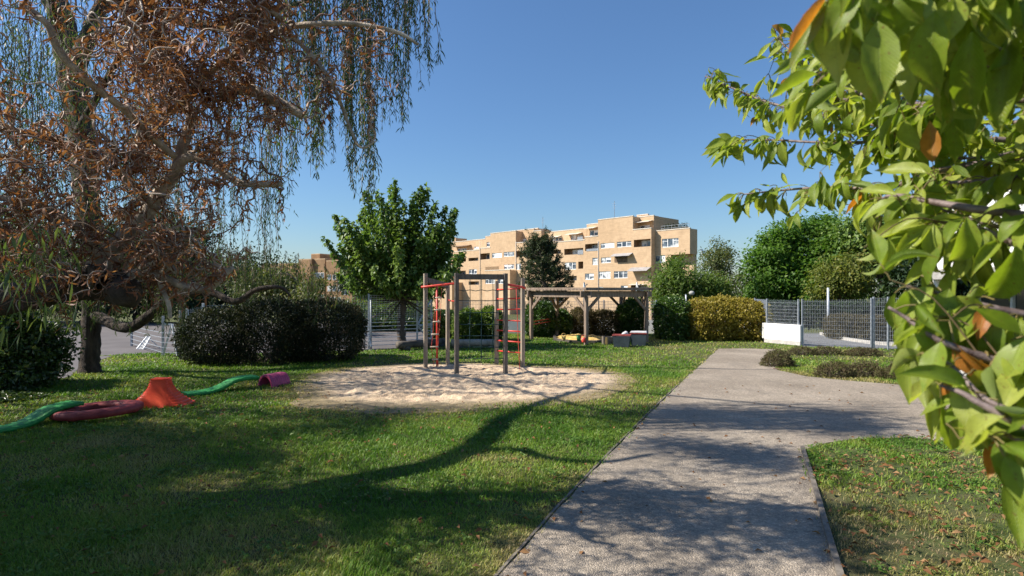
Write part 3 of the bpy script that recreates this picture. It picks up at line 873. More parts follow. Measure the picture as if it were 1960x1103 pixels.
tag(leaf_mesh('ground_ivy', pos, unit(np.stack([np.cos(aa * 7), np.sin(aa * 7), .2 * g.normal(size=n)], -1)), unit(np.stack([.4 * g.normal(size=n), .4 * g.normal(size=n), np.ones(n)], -1)), .07, .055, .55 + .3 * g.normal(size=n), LM['ivy'], None), kind='stuff')
# ------------------------------------------------------------------ weeping willow (green), trunk on the court edge
g = np.random.default_rng(90)
wb = G(172, 714)
dw = wb.y
root = empty('weeping_willow', wb, 'tall weeping willow with dark trunk and hanging green strands', 'tree')
mb = MB()
def limb(mb, pts, r, sides=10, wob=.04, n=6):
    q = smooth_path([tuple(P(a, b, d)) for a, b, d in pts], n)
    rr = np.interp(np.linspace(0, 1, len(q)), np.linspace(0, 1, len(r)), r)
    mb.tube(q, rr, sides, True, wob)
    return q
W1 = limb(mb, [(172, 716, dw), (172, 690, dw), (174, 640, dw), (176, 560, dw), (172, 440, dw), (158, 300, dw + .5), (146, 190, dw + 1.0), (128, 90, dw + 1.6), (108, 0, dw + 2.2), (70, -110, dw + 2.8)], [.27, .21, .20, .21, .24, .29, .33, .33, .28, .12], 12, .05)
W2 = limb(mb, [(140, 150, dw + 1.2), (190, 20, dw + 1.4), (230, -12, dw + 1.2), (300, 22, dw + 1), (370, 45, dw + .8), (450, 48, dw + .6), (560, 10, dw + .3), (700, -20, dw), (800, 0, dw)], [.22, .17, .16, .15, .13, .10, .06, .03, .02])
W3 = limb(mb, [(150, 250, dw), (260, 60, dw - 2), (420, -150, dw - 4), (620, -200, dw - 5.2), (800, -120, dw - 5.8)], [.09, .06, .045, .03, .015])
W4 = limb(mb, [(176, 600, dw), (240, 628, dw - .6), (285, 605, dw - 1), (330, 570, dw - 1.3), (400, 560, dw - 1.6), (450, 578, dw - 1.8), (490, 555, dw - 2), (535, 550, dw - 2), (556, 566, dw - 2)], [.14, .12, .11, .10, .08, .07, .05, .04, .02])
W5 = limb(mb, [(128, 90, dw), (60, -120, dw - 3), (0, -300, dw - 5), (100, -500, dw - 6)], [.09, .06, .05, .03])
W6 = limb(mb, [(120, 40, dw), (40, -60, dw + 1), (-140, -20, dw + 2), (-300, 120, dw + 2)], [.22, .16, .1, .05])
mb.build('trunk', M['bark_dark'], root, True)


def strand_bottom(px):
    return float(np.interp(px, [0, 60, 200, 400, 520, 545, 570, 600, 625, 650, 672, 690, 712, 735, 770, 800, 830], [600, 640, 610, 600, 560, 420, 250, 345, 330, 260, 350, 385, 300, 260, 250, 190, 170]))


tw = Tubes(3); pos, axs, rn = [], [], []
def strand(px, top, bot, d, dens=34, L=.11):
    a, b = np.array(P(px, top, d)), np.array(P(px + g.normal() * 8, bot, d))
    n = max(4, int(np.linalg.norm(b - a) / .25))
    t = np.linspace(0, 1, n)[:, None]
    p = a + (b - a) * t
    p[:, 0] += np.cumsum(g.normal(size=n) * .028); p[:, 1] += np.cumsum(g.normal(size=n) * .03)
    tw.add(p, np.linspace(.009, .003, n), .35 + .3 * g.random())
    ln = np.linalg.norm(b - a)
    k = int(ln * dens)
    s = g.random(k) ** .8 * (n - 1); i = np.clip(s.astype(int), 0, n - 2); f = (s - i)[:, None]
    c_ = p[i] * (1 - f) + p[i + 1] * f
    pos.append(c_ + g.normal(size=(k, 3)) * .018)
    axs.append(unit(np.array([0, 0, -1.0]) + rdir(k, g) * .75)); rn.append(np.full(k, g.random() * .7 + .15))
for k in range(210):                                   # hanging curtain across the picture's upper left
    px = 545 + (835 - 545) * g.random() if k < 50 else g.random() * 560
    bot = strand_bottom(px) - abs(g.normal()) * 75 * (1 if px > 540 else 1.6)
    top = -80 - 80 * g.random() if px > 540 else min(bot - 120, -60 + 350 * g.random())
    if px > 540 and g.random() < .3: top = bot - 120 - 100 * g.random()
    d = (7.6 + 2.2 * g.random()) if px > 520 else 10.5 + 3 * g.random()
    if bot > top + 30: strand(px, top, bot, d, 30 if px > 540 else 22)
for cxp, w_, b0, m_ in ((690, 9, 388, 15), (612, 9, 342, 9), (668, 7, 320, 6), (762, 9, 262, 6), (722, 8, 300, 5), (580, 9, 250, 5), (636, 8, 250, 5), (712, 22, 150, 9), (765, 22, 110, 8), (552, 12, 330, 7), (806, 8, 190, 4)):
    for q in range(m_):
        strand(cxp + g.normal() * w_, -60 - 60 * g.random(), b0 - abs(g.normal()) * 60, 7.8 + 1.4 * g.random(), 40)
for k in range(120):                                   # lower olive sprays over the dark hedge
    px = 380 + 270 * g.random() ** 1.5; top = 465 + 60 * g.random() + max(0, px - 540) * .45
    strand(px, top, top + 20 + 45 * g.random(), 14.0 + 2.0 * g.random(), 60, .09)
for k in range(150):                                   # shaded sprays around the trunk
    px = -20 + 380 * g.random(); top = 460 + 90 * g.random()
    strand(px, top, min(top + 40 + 80 * g.random(), 640), 11.5 + 3 * g.random(), 45, .1)
for k in range(430):                                   # the rest of the crown, above and left of the frame
    a = np.array([-13 + 11 * g.random(), 8.5 + 8 * g.random(), 0]); zt = 5.2 + 3.2 * g.random(); zb = max(2.9, zt - 1 - 2.6 * g.random())
    if a[1] > 9.6 and a[0] > -9.5: continue
    pr = proj((a[0], a[1], zb))
    if pr[1] > -20 and pr[0] > 520: continue
    n = 12; p = np.stack([a[0] + np.cumsum(g.normal(size=n) * .05), a[1] + np.cumsum(g.normal(size=n) * .05), np.linspace(zt, zb, n)], -1)
    tw.add(p, np.linspace(.01, .004, n))
    kk = int((zt - zb) * 60); i = g.integers(0, n - 1, kk)
    pos.append(p[i] + g.normal(size=(kk, 3)) * .12); axs.append(unit(np.array([0, 0, -1.0]) + rdir(kk, g) * .8)); rn.append(np.full(kk, g.random()))
pos = np.vstack(pos); axs = np.vstack(axs); rn = np.concatenate(rn); n = len(pos)
leaf_mesh('leaves', pos, axs, rdir(n, g), .095 * (.6 + .8 * g.random(n)), .017, .45 + .4 * (rn - .5) + .2 * g.normal(size=n), LM['willow'], root, .2, .15)
tw.build('strands', LM['twig'], root)

# ------------------------------------------------------------------ corkscrew willow with dead brown leaves, trunk just left of the view
g = np.random.default_rng(95)
TA = Vector((-8.6, 4.6, 0))
root = empty('corkscrew_willow', TA, 'leaning corkscrew willow with tangled curly twigs and dead brown leaves', 'tree')
mb = MB()
Z1 = 4.4
fork = lift(575, 948, Z1)
def free(mb, pts, r, sides=10, wob=.04, n=6):
    q = smooth_path([tuple(p) for p in pts], n)
    mb.tube(q, np.interp(np.linspace(0, 1, len(q)), np.linspace(0, 1, len(r)), r), sides, True, wob)
    return q
A0 = free(mb, [TA, TA + Vector((.15, 0, 1.2)), TA.lerp(fork, .6) + Vector((0, 0, .3)), fork], [.34, .27, .24, .2])
SC = []                                                # carriers of twigs: (path, spread)
a1 = free(mb, [fork, lift(640, 928, 4.6), lift(760, 905, 4.9), lift(860, 882, 5.5), lift(930, 845, 6.1), lift(968, 806, 6.8), lift(1040, 772, 7.4), lift(1150, 735, 8.0)], [.21, .20, .19, .18, .165, .14, .10, .06]); SC.append(a1)
a2 = free(mb, [lift(640, 928, 4.6), lift(740, 958, 4.8), lift(850, 966, 5.0), lift(950, 978, 5.2), lift(1030, 1003, 5.4), lift(1130, 1020, 5.6)], [.17, .16, .145, .125, .09, .06]); SC.append(a2)
a3 = free(mb, [lift(900, 868, 5.8), lift(985, 862, 6.0), lift(1060, 880, 6.2), lift(1160, 885, 6.4), lift(1250, 870, 6.6)], [.09, .08, .07, .055, .04]); SC.append(a3)
a4 = free(mb, [lift(965, 815, 6.7), lift(1010, 790, 7.0), lift(1120, 800, 7.2), lift(1260, 810, 7.0), lift(1400, 800, 7.3)], [.08, .07, .06, .05, .03]); SC.append(a4)
a7 = free(mb, [fork, fork + Vector((-.8, -.4, 1.2)), fork + Vector((-1.2, -.6, 2.6)), fork + Vector((-1.0, .2, 4.0))], [.16, .13, .1, .07]); SC.append(a7)
upper = list(SC)
mb.build('trunk', M['bark_old'], root, True)
mb = MB()
# visible low limb, its pruned stubs and the pale leader
v0 = limb(mb, [(-560, 640, 5.2), (-260, 610, 5.3), (-60, 585, 5.4), (70, 562, 5.4), (150, 545, 5.4), (215, 548, 5.4), (245, 562, 5.3)], [.17, .16, .15, .145, .145, .15, .13], 12, .06)
mb.build('low_limb', M['bark_old'], root, True)
mb = MB()
v1 = limb(mb, [(185, 520, 5.4), (215, 478, 5.4), (262, 430, 5.4), (298, 385, 5.4), (322, 350, 5.4), (340, 318, 5.4), (352, 275, 5.4), (366, 222, 5.45), (352, 188, 5.5)], [.11, .085, .072, .066, .062, .055, .05, .045, .03], 10, .05)
v2 = limb(mb, [(302, 378, 5.4), (328, 338, 5.35), (352, 306, 5.3), (378, 302, 5.3), (405, 308, 5.25), (428, 330, 5.2), (458, 350, 5.2), (500, 353, 5.2), (540, 352, 5.2)], [.05, .048, .044, .040, .038, .036, .034, .03, .026])
v3 = limb(mb, [(236, 545, 5.3), (262, 522, 5.2), (295, 522, 5.1), (330, 540, 5.1), (372, 553, 5.1), (402, 551, 5.1), (428, 528, 5.1), (446, 512, 5.1)], [.045, .042, .038, .036, .034, .03, .026, .02])
v4 = limb(mb, [(238, 524, 5.3), (262, 496, 5.2), (300, 484, 5.2), (335, 476, 5.1), (348, 462, 5.1), (362, 454, 5.1)], [.032, .03, .028, .026, .022, .018])
v5 = limb(mb, [(270, 512, 5.1), (300, 503, 5.0), (322, 508, 5.0), (340, 524, 5.0)], [.03, .03, .026, .02])
v6 = limb(mb, [(40, 8, 4.2), (88, 44, 4.25), (108, 90, 4.3), (140, 130, 4.4), (188, 172, 4.6), (240, 212, 4.8), (290, 262, 5.0), (335, 300, 5.2)], [.024, .024, .026, .028, .03, .03, .032, .03])
v7 = limb(mb, [(352, 200, 5.5), (400, 140, 5.3), (470, 95, 5.1), (545, 55, 5.0), (610, 46, 4.9), (680, 46, 4.9), (760, 62, 4.9), (800, 85, 4.9)], [.035, .032, .03, .028, .025, .022, .018, .012])
v8 = limb(mb, [(352, 200, 5.5), (330, 130, 5.2), (280, 60, 4.9), (200, -20, 4.6), (120, -120, 4.4)], [.035, .03, .028, .026, .024])
v9 = limb(mb, [(420, 180, 5.4), (470, 170, 5.4), (530, 195, 5.4), (580, 222, 5.4)], [.05, .06, .055, .035])
v10 = limb(mb, [(300, 400, 5.4), (240, 340, 5.1), (160, 290, 4.9), (80, 260, 4.7), (-20, 240, 4.6)], [.035, .03, .026, .022, .018])
v11 = limb(mb, [(200, 510, 5.4), (150, 440, 5.1), (90, 400, 4.9), (10, 380, 4.7), (-60, 390, 4.6)], [.04, .034, .03, .024, .018])
v12 = limb(mb, [(545, 55, 5.0), (600, 110, 5.0), (640, 170, 5.0), (668, 240, 5.1), (690, 282, 5.1), (720, 270, 5.1)], [.022, .02, .018, .014, .011, .007])
v14 = limb(mb, [(310, 460, 5.1), (313, 500, 5.0), (306, 540, 5.0), (322, 580, 5.0), (326, 610, 5.0)], [.012, .016, .018, .02, .014])
v15 = limb(mb, [(540, 40, 4.8), (480, -20, 4.6), (380, -90, 4.5), (260, -140, 4.4)], [.025, .025, .025, .025])
vis = [v0[len(v0) // 2:], v1, v2, v3, v4, v5, v6, v7, v8, v9, v10, v11, v12, v15]
kn = MB(); kn.tube([P(172, 532, 5.25), P(168, 531, 5.06)], [.135, .115], 16, False, .03)
kn.tube([P(236, 556, 5.25), P(243, 562, 5.05), P(246, 563, 4.98)], [.15, .13, .07], 14, True, .04)
kn.build('knot', M['bark_old'], root, True)
mb.build('limbs', M['bark_willow'], root, True)
mb = MB(); c_ = P(168, 531, 5.08)
mb.tube([c_ + Vector((.02, .02, 0)), c_ + Vector((0, -.002, 0))], [.108, .10], 16, True, .03)
mb.build('cut_stub', M['cut_wood'], root, True)

EDGE = ([-100, 0, 50, 100, 150, 200, 235, 300, 350, 420, 480, 540, 580, 620], [800, 800, 795, 815, 830, 810, 720, 640, 560, 545, 530, 470, 380, 330])
def allowed(p):
    if p[1] < 1.2: return p[2] > 3.2
    a, b = proj(p)
    if b < -60: return True
    if b > 640: return False
    return a < np.interp(b, *EDGE)
def dens_ok(p):
    """fewer twigs where the picture shows sky or the hedge"""
    a, b = proj(p)
    if b < -60: return True
    if a > 560: return random.random() < .55
    if b > 570: return random.random() < .25
    if a > 420 and b > 380: return random.random() < .30
    if abs(a - np.interp(b, [200, 290, 350, 400, 480], [364, 345, 322, 292, 215])) < 38 and 215 < b < 500 and p[1] < 5.5: return random.random() < .25
    if a < 220 and b < 230: return random.random() < (.28 if a > 60 else .5)
    return True
tw = Tubes(4); LP, LA, LR, TW = [], [], [], []
def curly(s, d, ln, r, droop=.9, curl=1.0):
    n = max(8, int(ln / .032)); st = ln / n
    p = [np.array(s)]; d = np.array(d, float); d /= np.linalg.norm(d)
    ph, ph2 = g.random(2) * 6.28; fr = (9 + 8 * g.random()) ; e1 = unit(np.cross(d, rdir(1, g)[0])); e2 = np.cross(d, e1)
    for i in range(n):
        d = d + np.array([0, 0, -1.0]) * droop * st * 1.6 + g.normal(size=3) * .10 * curl
        d /= np.linalg.norm(d)
        w_ = .75 * curl
        dd = d + w_ * (math.sin(ph + fr * i * st * 2.6) * e1 + math.cos(ph2 + fr * i * st * 2.1) * e2)
        p.append(p[-1] + dd / np.linalg.norm(dd) * st)
    return np.array(p)
def twig(s, d, ln, r, depth=0, dead=1.0, nl=9, curl=1.0):
    p = curly(s, d, ln, r, .7 + .6 * g.random(), curl)
    if not allowed(p[-1]) or not allowed(p[len(p) // 2]) or not dens_ok(p[len(p) // 2]): return
    tw.add(p, np.linspace(r, max(.0022, r * .3), len(p)), g.random())
    k = int(ln * nl * (1 + g.random()))
    i = g.integers(len(p) // 4, len(p), k)
    LP.append(p[i]); LA.append(unit(rdir(k, g) * .8 + np.array([0, 0, -.9]))); LR.append(np.clip(g.random() * .5 + .5 * g.random(k), 0, 1))
    if depth < 2:
        for q in range(3 if depth == 0 else 1):
            j = int(len(p) * (.2 + .7 * g.random()))
            j = min(j, len(p) - 2)
            twig(p[j], unit(p[j + 1] - p[j] + rdir(1, g)[0] * 1.1), ln * (.35 + .35 * g.random()), r * .6, depth + 1, dead, nl, curl)
for q in vis:                                          # the tangle seen in the picture
    ln = np.linalg.norm(np.diff(q, axis=0), axis=1).sum()
    for k in range(int(ln * 13) + 4):
        i = g.integers(2, len(q))
        d = rdir(1, g)[0]; d[1] = d[1] * .6 - .25; d[2] = d[2] * .8 + .15
        twig(q[i], d, .35 + .65 * g.random(), .0085 + .005 * g.random(), nl=12)
for k in range(140):                                   # further wild shoots from the limbs above, hanging into view
    q = vis[g.integers(len(vis))] if g.random() < .35 else (v8 if g.random() < .5 else v15)
    s = q[g.integers(1, len(q))]
    d = rdir(1, g)[0]
    twig(s, d, .6 + .8 * g.random(), .010, nl=12)
for k in range(60):                                   # nearer hanging shoots at far left
    s = P(-120 + 420 * g.random(), -60 + 430 * g.random(), 3.3 + 1.2 * g.random())
    twig(np.array(s), rdir(1, g)[0] + np.array([0, 0, -.2]), .5 + .6 * g.random(), .007, nl=9)
n_vis = len(LP)
for q in upper:                                        # crown over and left of the view: it throws the dappled shade
    ln = np.linalg.norm(np.diff(q, axis=0), axis=1).sum()
    for k in range(int(ln * UPPER_TWIGS)):
        i = g.integers(3, len(q))
        twig(q[i], rdir(1, g)[0] + np.array([0, 0, .25]), .6 + 1.0 * g.random(), .011, 1, nl=12, curl=.9)
def cloud(c, rad, n_, nl=12):  # twig clusters out of view, added to shade the ground
    for k in range(n_):
        s = np.array(c) + rdir(1, g)[0] * np.array(rad) * g.random() ** .4
        if s[1] > 1 and proj(s)[1] > -120 and proj(s)[0] > -60: continue
        twig(s, rdir(1, g)[0], .7 + .8 * g.random(), .010, 1, nl=nl, curl=.9)
cloud((-9.2, 4.6, 4.6), (2.6, 2.4, 1.9), 320, 26)
cloud((-6.6, 2.6, 5.2), (1.8, 1.6, 1.3), 150, 24)
cloud((-9.0, 8.5, 5.2), (2.6, 2.4, 1.5), 200, 24)
cloud((-11.8, 9.0, 4.2), (2.6, 2.4, 1.5), 240, 26)
cloud((-4.6, 5.6, 6.9), (2.2, 1.6, .9), 40, 12)
pos = np.vstack(LP); axs = np.vstack(LA); rn = np.concatenate(LR); n = len(pos)
SHADE = [*[(tuple(lift(px_, py_, z_)), (r_, r_ * .8, .6)) for px_, py_, z_, r_ in ((180, 880, 5.0, 1.3), (340, 985, 4.7, .8), (400, 890, 5.0, .75), (100, 1040, 4.4, 1.0), (480, 1040, 4.6, .5), (520, 950, 4.9, .5), (30, 960, 5.0, 1.0))], *[(tuple(lift(px_, py_, z_)), (r_, r_, .35)) for px_, py_, z_, r_ in ((1290, 792, 7.4, .7), (1430, 800, 7.5, .8), (1600, 808, 7.6, .8), (1260, 850, 7.0, .4), (1400, 872, 6.6, .6), (1120, 738, 7.6, .8), (700, 800, 6.4, .8), (520, 830, 5.4, .8))], ((-10.1, 4.6, 4.2), (2.5, 2.2, 1.6)), ((-9.3, 2.9, 4.8), (1.8, 1.2, 1.3)), ((-10.9, 6.6, 4.2), (2.4, 1.8, 1.5)), ((-9.4, 4.0, 3.9), (2.0, 1.4, 1.2))]  # unseen leaf clumps, added where lawn and path need shade
sp_, so2, sc_, _c = crown_points(SHADE, 860, 230, .5, g, .1, .8)
kx = np.array([not (p[1] > .6 and -40 < CX + FPX * p[0] / p[1] < 2000 and HY - FPX * (p[2] - EYE) / p[1] > -40) for p in sp_])
sp_, so2, sc_ = sp_[kx], so2[kx], sc_[kx]; k = len(sp_)
leaf_mesh('added_shade_leaves', sp_, unit(rdir(k, g) + np.array([0, 0, -.7])), rdir(k, g), .10 * (.6 + .8 * g.random(k)), .032, .3 + .5 * sc_, LM['willow'], root, .2, .2)
# curled leaf: a bent narrow strip of three quads
ax_ = axs; sd = unit(np.cross(ax_, rdir(n, g))); nn = np.cross(sd, ax_)
L = (.055 + .05 * g.random(n))[:, None]; Wd = (.011 + .010 * g.random(n))[:, None]; cu = ((g.random(n) * 1.6 + .3) * np.sign(g.normal(size=n)))[:, None]
rows = []
c_ = pos.copy(); dcur = ax_.copy()
for j, wj in enumerate((.35, 1.0, .9, .1)):
    rows += [c_ + sd * Wd * wj / 2 + nn * Wd * .25 * wj, c_ - sd * Wd * wj / 2 + nn * Wd * .25 * wj]
    dcur = unit(dcur + nn * cu * .55 + sd * cu * .2); c_ = c_ + dcur * L / 3
V = np.stack(rows, 1).reshape(-1, 3)
i = np.arange(n)[:, None] * 8
F = np.stack([i + np.array([0, 1, 3, 2]), i + np.array([2, 3, 5, 4]), i + np.array([4, 5, 7, 6])], 1).reshape(-1, 4)
mesh_np('leaves', V, F, LM['dead'], root, np.repeat(rn, 3), True)
tw.build('twigs', LM['twig'], root)
# a few still green leaves on near shoots at the left edge
k = 110
c0 = np.array([tuple(P(-40 + 190 * g.random() ** 1.2, 430 + 210 * g.random(), 2.6 + 1.4 * g.random())) for _ in range(k)])
leaf_mesh('green_leaves', c0, unit(np.array([0, 0, -1.0]) + rdir(k, g) * .6), rdir(k, g), .07 + .05 * g.random(k), .016, .4 + .5 * g.random(k), LM['willow'], root, .3, .2)
# ------------------------------------------------------------------ climbing frame
fc = G(905, 708)
root = empty('climbing_frame', fc, 'hexagonal wooden climbing frame with red bars, net and rope ladder on gravel', 'climbing frame')
posts = {'A': (814.5, 709, 524), 'B': (857, 699.5, 541), 'C': (874, 721, 523), 'D': (967.5, 718.5, 523.5), 'E': (950.5, 698.5, 538), 'F': (1000.5, 705, 532)}
PB, PT = {}, {}
for k, (px, pb_, pt) in posts.items():
    b = G(px, pb_); PB[k] = b; PT[k] = Vector((b.x, b.y, P(px, pt, b.y).z))
    mb = MB(); mb.box((b.x, b.y, PT[k].z / 2 - .1), (.092, .092, PT[k].z + .2), .45)
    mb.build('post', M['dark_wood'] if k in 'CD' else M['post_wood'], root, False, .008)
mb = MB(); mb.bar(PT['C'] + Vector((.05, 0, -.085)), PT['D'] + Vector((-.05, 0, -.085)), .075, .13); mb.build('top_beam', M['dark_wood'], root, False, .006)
mb = MB(); mb.bar(PT['A'] + Vector((.03, .03, -.16)), PT['B'] + Vector((0, 0, -.09)), .075, .13); mb.build('top_beam', M['dark_wood'], root, False, .006)
mb = MB(); za = P(0, 549, PB['A'].y).z
mb.tube([PB['A'] + Vector((-.10, -.06, za - .01)), PB['A'] + Vector((.02, -.06, za)), PB['C'] + Vector((-.02, .02, za + .07))], .028, 8)
mb.build('red_bar', M['red_paint'], root, True)
mb = MB(); zf = P(0, 551, PB['F'].y).z
mb.tube([PB['D'] + Vector((.05, .03, zf + .07)), PB['F'] + Vector((-.04, -.07, zf + .02)), PB['F'] + Vector((.08, -.07, zf - .01))], .028, 8)
mb.build('red_bar', M['red_paint'], root, True)
for y in (554.5, 572.5, 592.5, 612.5, 632, 651.5, 671):
    z = P(0, y, PB['E'].y).z
    mb = MB(); mb.tube([PB['E'] + Vector((0, -.02, z)), PB['F'] + Vector((0, .02, z + (.0 if y > 600 else .03)))], .019, 8)
    mb.build('ladder_bar', M['red_paint'], root, True)
mb = MB(); z = P(0, 574.5, PB['B'].y).z; mb.tube([PB['B'] + Vector((.03, 0, z)), PB['B'].lerp(PB['C'], .3) + Vector((0, 0, z - .01)), PB['C'] + Vector((0, .02, z))], .018, 8)
mb.build('red_bar', M['red_paint'], root, True)
# net between the two dark front posts
mb = MB()
C0, D0 = PB['C'], PB['D']
def np_(px, py):
    t = (px - 874) / (967.5 - 874)
    b = C0.lerp(D0, t)
    sag = .05 * math.sin(math.pi * max(0, min(1, t)))
    return Vector((b.x, b.y + sag, P(px, py, b.y).z))
for px in (899, 921, 943):
    mb.tube([np_(px, 532), np_(px + .5, 580), np_(px - .4, 640), np_(px, 687 + (2 if px == 921 else 0))], .0095, 6)
for k, py in enumerate((555, 575, 598.5, 621, 643, 664.5, 685.5)):
    dip = 2.2 if k in (0, 6) else .6
    pts = [np_(x, py + (dip if i % 2 else 0)) for i, x in enumerate((877, 888, 899, 910, 921, 932, 943, 954, 965))]
    mb.tube(pts, .0095, 6)
mb.build('climbing_net', M['net_rope'], root, True)
# fire pole and rope ladder
pb_ = G(836.5, 706.5)
mb = MB(); mb.tube([pb_, Vector((pb_.x, pb_.y, P(0, 549, pb_.y).z))], .026, 10); mb.build('red_pole', M['red_paint'], root, True)
d = pb_.y - .15
mb = MB()
mb.tube([P(835, 549, d), P(831.5, 600, d), P(828.5, 640, d), P(825.5, 665, d), P(829, 690, d), P(832, 714, d)], .007, 6)
mb.tube([P(845.5, 552, d), P(843, 600, d), P(840, 640, d), P(838, 665, d), P(838, 690, d), P(842, 715, d)], .007, 6)
mb.build('ladder_rope', M['red_rope'], root, True)
for x0, x1, y in ((833, 845.5, 570), (830.5, 844, 593), (828.5, 842.5, 616), (825.5, 840, 640), (823, 839.5, 664), (827, 838.5, 688)):
    mb = MB(); mb.tube([P(x0, y + .4, d), P(x1, y - .2, d)], .020, 8); mb.build('rung', M['rung_wood'], root, True)
mb = MB(); d = (PB['D'].y + PB['F'].y) / 2
mb.tube([P(988, 550, d), P(990, 600, d), P(991.5, 640, d), P(993.5, 680, d), P(995, 713, d - .1)], .009, 6); mb.build('climbing_rope', M['red_rope'], root, True)

# ------------------------------------------------------------------ balance logs
for px0, py0, px1, py1, mt, lab in ((761, 672, 853, 664, 'log', 'dark round balance log on low supports beside the maple trunk'), (863, 667, 957, 667, 'pale_log', 'pale weathered balance log behind the climbing frame')):
    a, b = G(px0, py0), G(px1, py1)
    r = .125
    root = empty('balance_log', (a + b) / 2, lab, 'log')
    mb = MB(); q = smooth_path([a + Vector((0, 0, r + .07)), (a + b) / 2 + Vector((0, .05, r + .06)), b + Vector((0, 0, r + .07))], 6)
    mb.tube(q, r * (1 + .03 * np.sin(np.arange(len(q)) * 2.0)), 14, True, .03); mb.build('beam', M[mt], root, True)
    for t in (.14, .86):
        c_ = a.lerp(b, t); mb = MB(); mb.tube([c_ + Vector((-.18, 0, .05)), c_ + Vector((.18, 0, .05))], .085, 10, True, .05); mb.build('support', M['log'], root, True)

# ------------------------------------------------------------------ pergola over the sandbox
pg = {'F': (1122, 660.5), 'L': (1017, 650.5), 'BL': (1066, 645.5), 'R': (1237, 655), 'BR': (1189, 642.5)}
QB = {k: G(*v) for k, v in pg.items()}
cen = sum(QB.values(), Vector()) / 5
root = empty('pergola', cen, 'grey weathered wooden pergola with braced posts over the sandbox', 'pergola')
ZR = P(0, 557, QB['F'].y).z
for k, b in QB.items():
    mb = MB(); mb.box((b.x, b.y, ZR / 2 - .1), (.125, .125, ZR + .2), .6); mb.build('post', M['pergola_wood'], root, False, .01)
order = ['F', 'R', 'BR', 'BL', 'L']
for k, j in zip(order, order[1:] + order[:1]):
    a, b = QB[k], QB[j]
    t = (b - a).normalized()
    mb = MB(); mb.bar(a - t * .25 + Vector((0, 0, ZR - .12)), b + t * .25 + Vector((0, 0, ZR - .12 - .004 * order.index(k))), .07, .23); mb.build('beam', M['pergola_wood'], root, False, .006)
    for s, e in ((a, t), (b, -t)):
        mb = MB(); L_ = min(.72, (b - a).length * .36)
        mb.bar(s + Vector((0, 0, ZR - .72)) + e * .05, s + e * L_ + Vector((0, 0, ZR - .07)), .075, .10); mb.build('brace', M['pergola_wood'], root, False, .006)
mb = MB()
ov = [cen + (QB[k] - cen) * 1.10 for k in order]
def poly_span(y):
    xs = []
    for a, b in zip(ov, ov[1:] + ov[:1]):
        if (a.y > y) != (b.y > y): xs.append(a.x + (y - a.y) * (b.x - a.x) / (b.y - a.y))
    return (min(xs), max(xs)) if len(xs) > 1 else None
y0, y1 = min(p.y for p in ov), max(p.y for p in ov)
y = y0 + .06; k = 0
while y < y1:
    s = poly_span(y)
    if s: mb.box(((s[0] + s[1]) / 2, y, ZR + .045 + .002 * (k % 3)), (s[1] - s[0], .135, .03))
    y += .15; k += 1
mb.build('roof_boards', M['pergola_wood'], root)
for a, b in zip(ov, ov[1:] + ov[:1]):
    mb = MB(); t = (b - a).normalized(); mb.bar(a - t * .02 + Vector((0, 0, ZR + .07)), b + t * .02 + Vector((0, 0, ZR + .072)), .045, .11); mb.build('fascia', M['pergola_wood'], root, False, .004)

# sandbox
sb = G(1115, 652)
mb = MB()
ring = [G(1062, 657), G(1122, 664.5), G(1182, 657), G(1165, 648), G(1080, 648)]
root = empty('sandbox', sb, 'low sandbox of yellow sand under the pergola', 'sandbox')
n = 60
gx, gy = np.meshgrid(np.linspace(-1, 1, n), np.linspace(-1, 1, n))
rr = np.hypot(gx, gy)
X, Y = sb.x + gx * 1.12, sb.y + .35 + gy * 1.55
Z = np.where(rr < 1, .02 + .16 * (1 - rr ** 2) * (.7 + .6 * vnoise(X, Y, 3, 5)) + .05 * vnoise(X, Y, 9, 6), -.02)
idx = np.arange(n * n).reshape(n, n); F = np.stack([idx[:-1, :-1], idx[:-1, 1:], idx[1:, 1:], idx[1:, :-1]], -1).reshape(-1, 4)
mesh_np('sand_heap', np.stack([X, Y, Z], -1).reshape(-1, 3), F[(rr.ravel()[F].min(1) < 1)], M['yellow_sand'], root, smooth=True)
mb = MB()
rg = [Vector((sb.x + 1.18 * math.cos(a), sb.y + .35 + 1.62 * math.sin(a), .05)) for a in np.linspace(0, 2 * math.pi, 9)[:-1] + .3]
for a, b in zip(rg, rg[1:] + rg[:1]): mb.bar(a, b, .12, .12)
mb.build('timber_rim', M['log'], root, False, .01)
def toy(name, lab, cat, px, py, col, s):
    b = G(px, py); rt = empty(name, b, lab, cat)
    mb = MB(); V = []
    q = [b + Vector((0, 0, .10)), b + Vector((0, 0, .10 + s * .2)), b + Vector((0, 0, .10 + s))]
    mb.tube(q, [s * .34, s * .38, s * .5], 12); mb.build('bucket', M[col], rt, True)
    mb = MB(); mb.tube(smooth_path([b + Vector((-.5 * s, 0, .1 + s)), b + Vector((-.3 * s, 0, .1 + s * 1.45)), b + Vector((.3 * s, 0, .1 + s * 1.45)), b + Vector((.5 * s, 0, .1 + s))], 4), .008, 6); mb.build('handle', M[col], rt, True)
toy('sand_bucket', 'green toy bucket lying in the sandbox left of the front post', 'bucket', 1108, 658, 'green_plastic', .20)
toy('sand_bucket', 'red toy bucket against the front post of the pergola', 'bucket', 1117, 661, 'red_paint', .18)
toy('sand_bucket', 'yellow toy bucket at the left rim of the sandbox', 'bucket', 1079, 657, 'yellow_sand', .18)
bx = G(1165, 660); root = empty('wooden_crate', bx, 'weathered wooden crate at the right rim of the sandbox', 'crate')
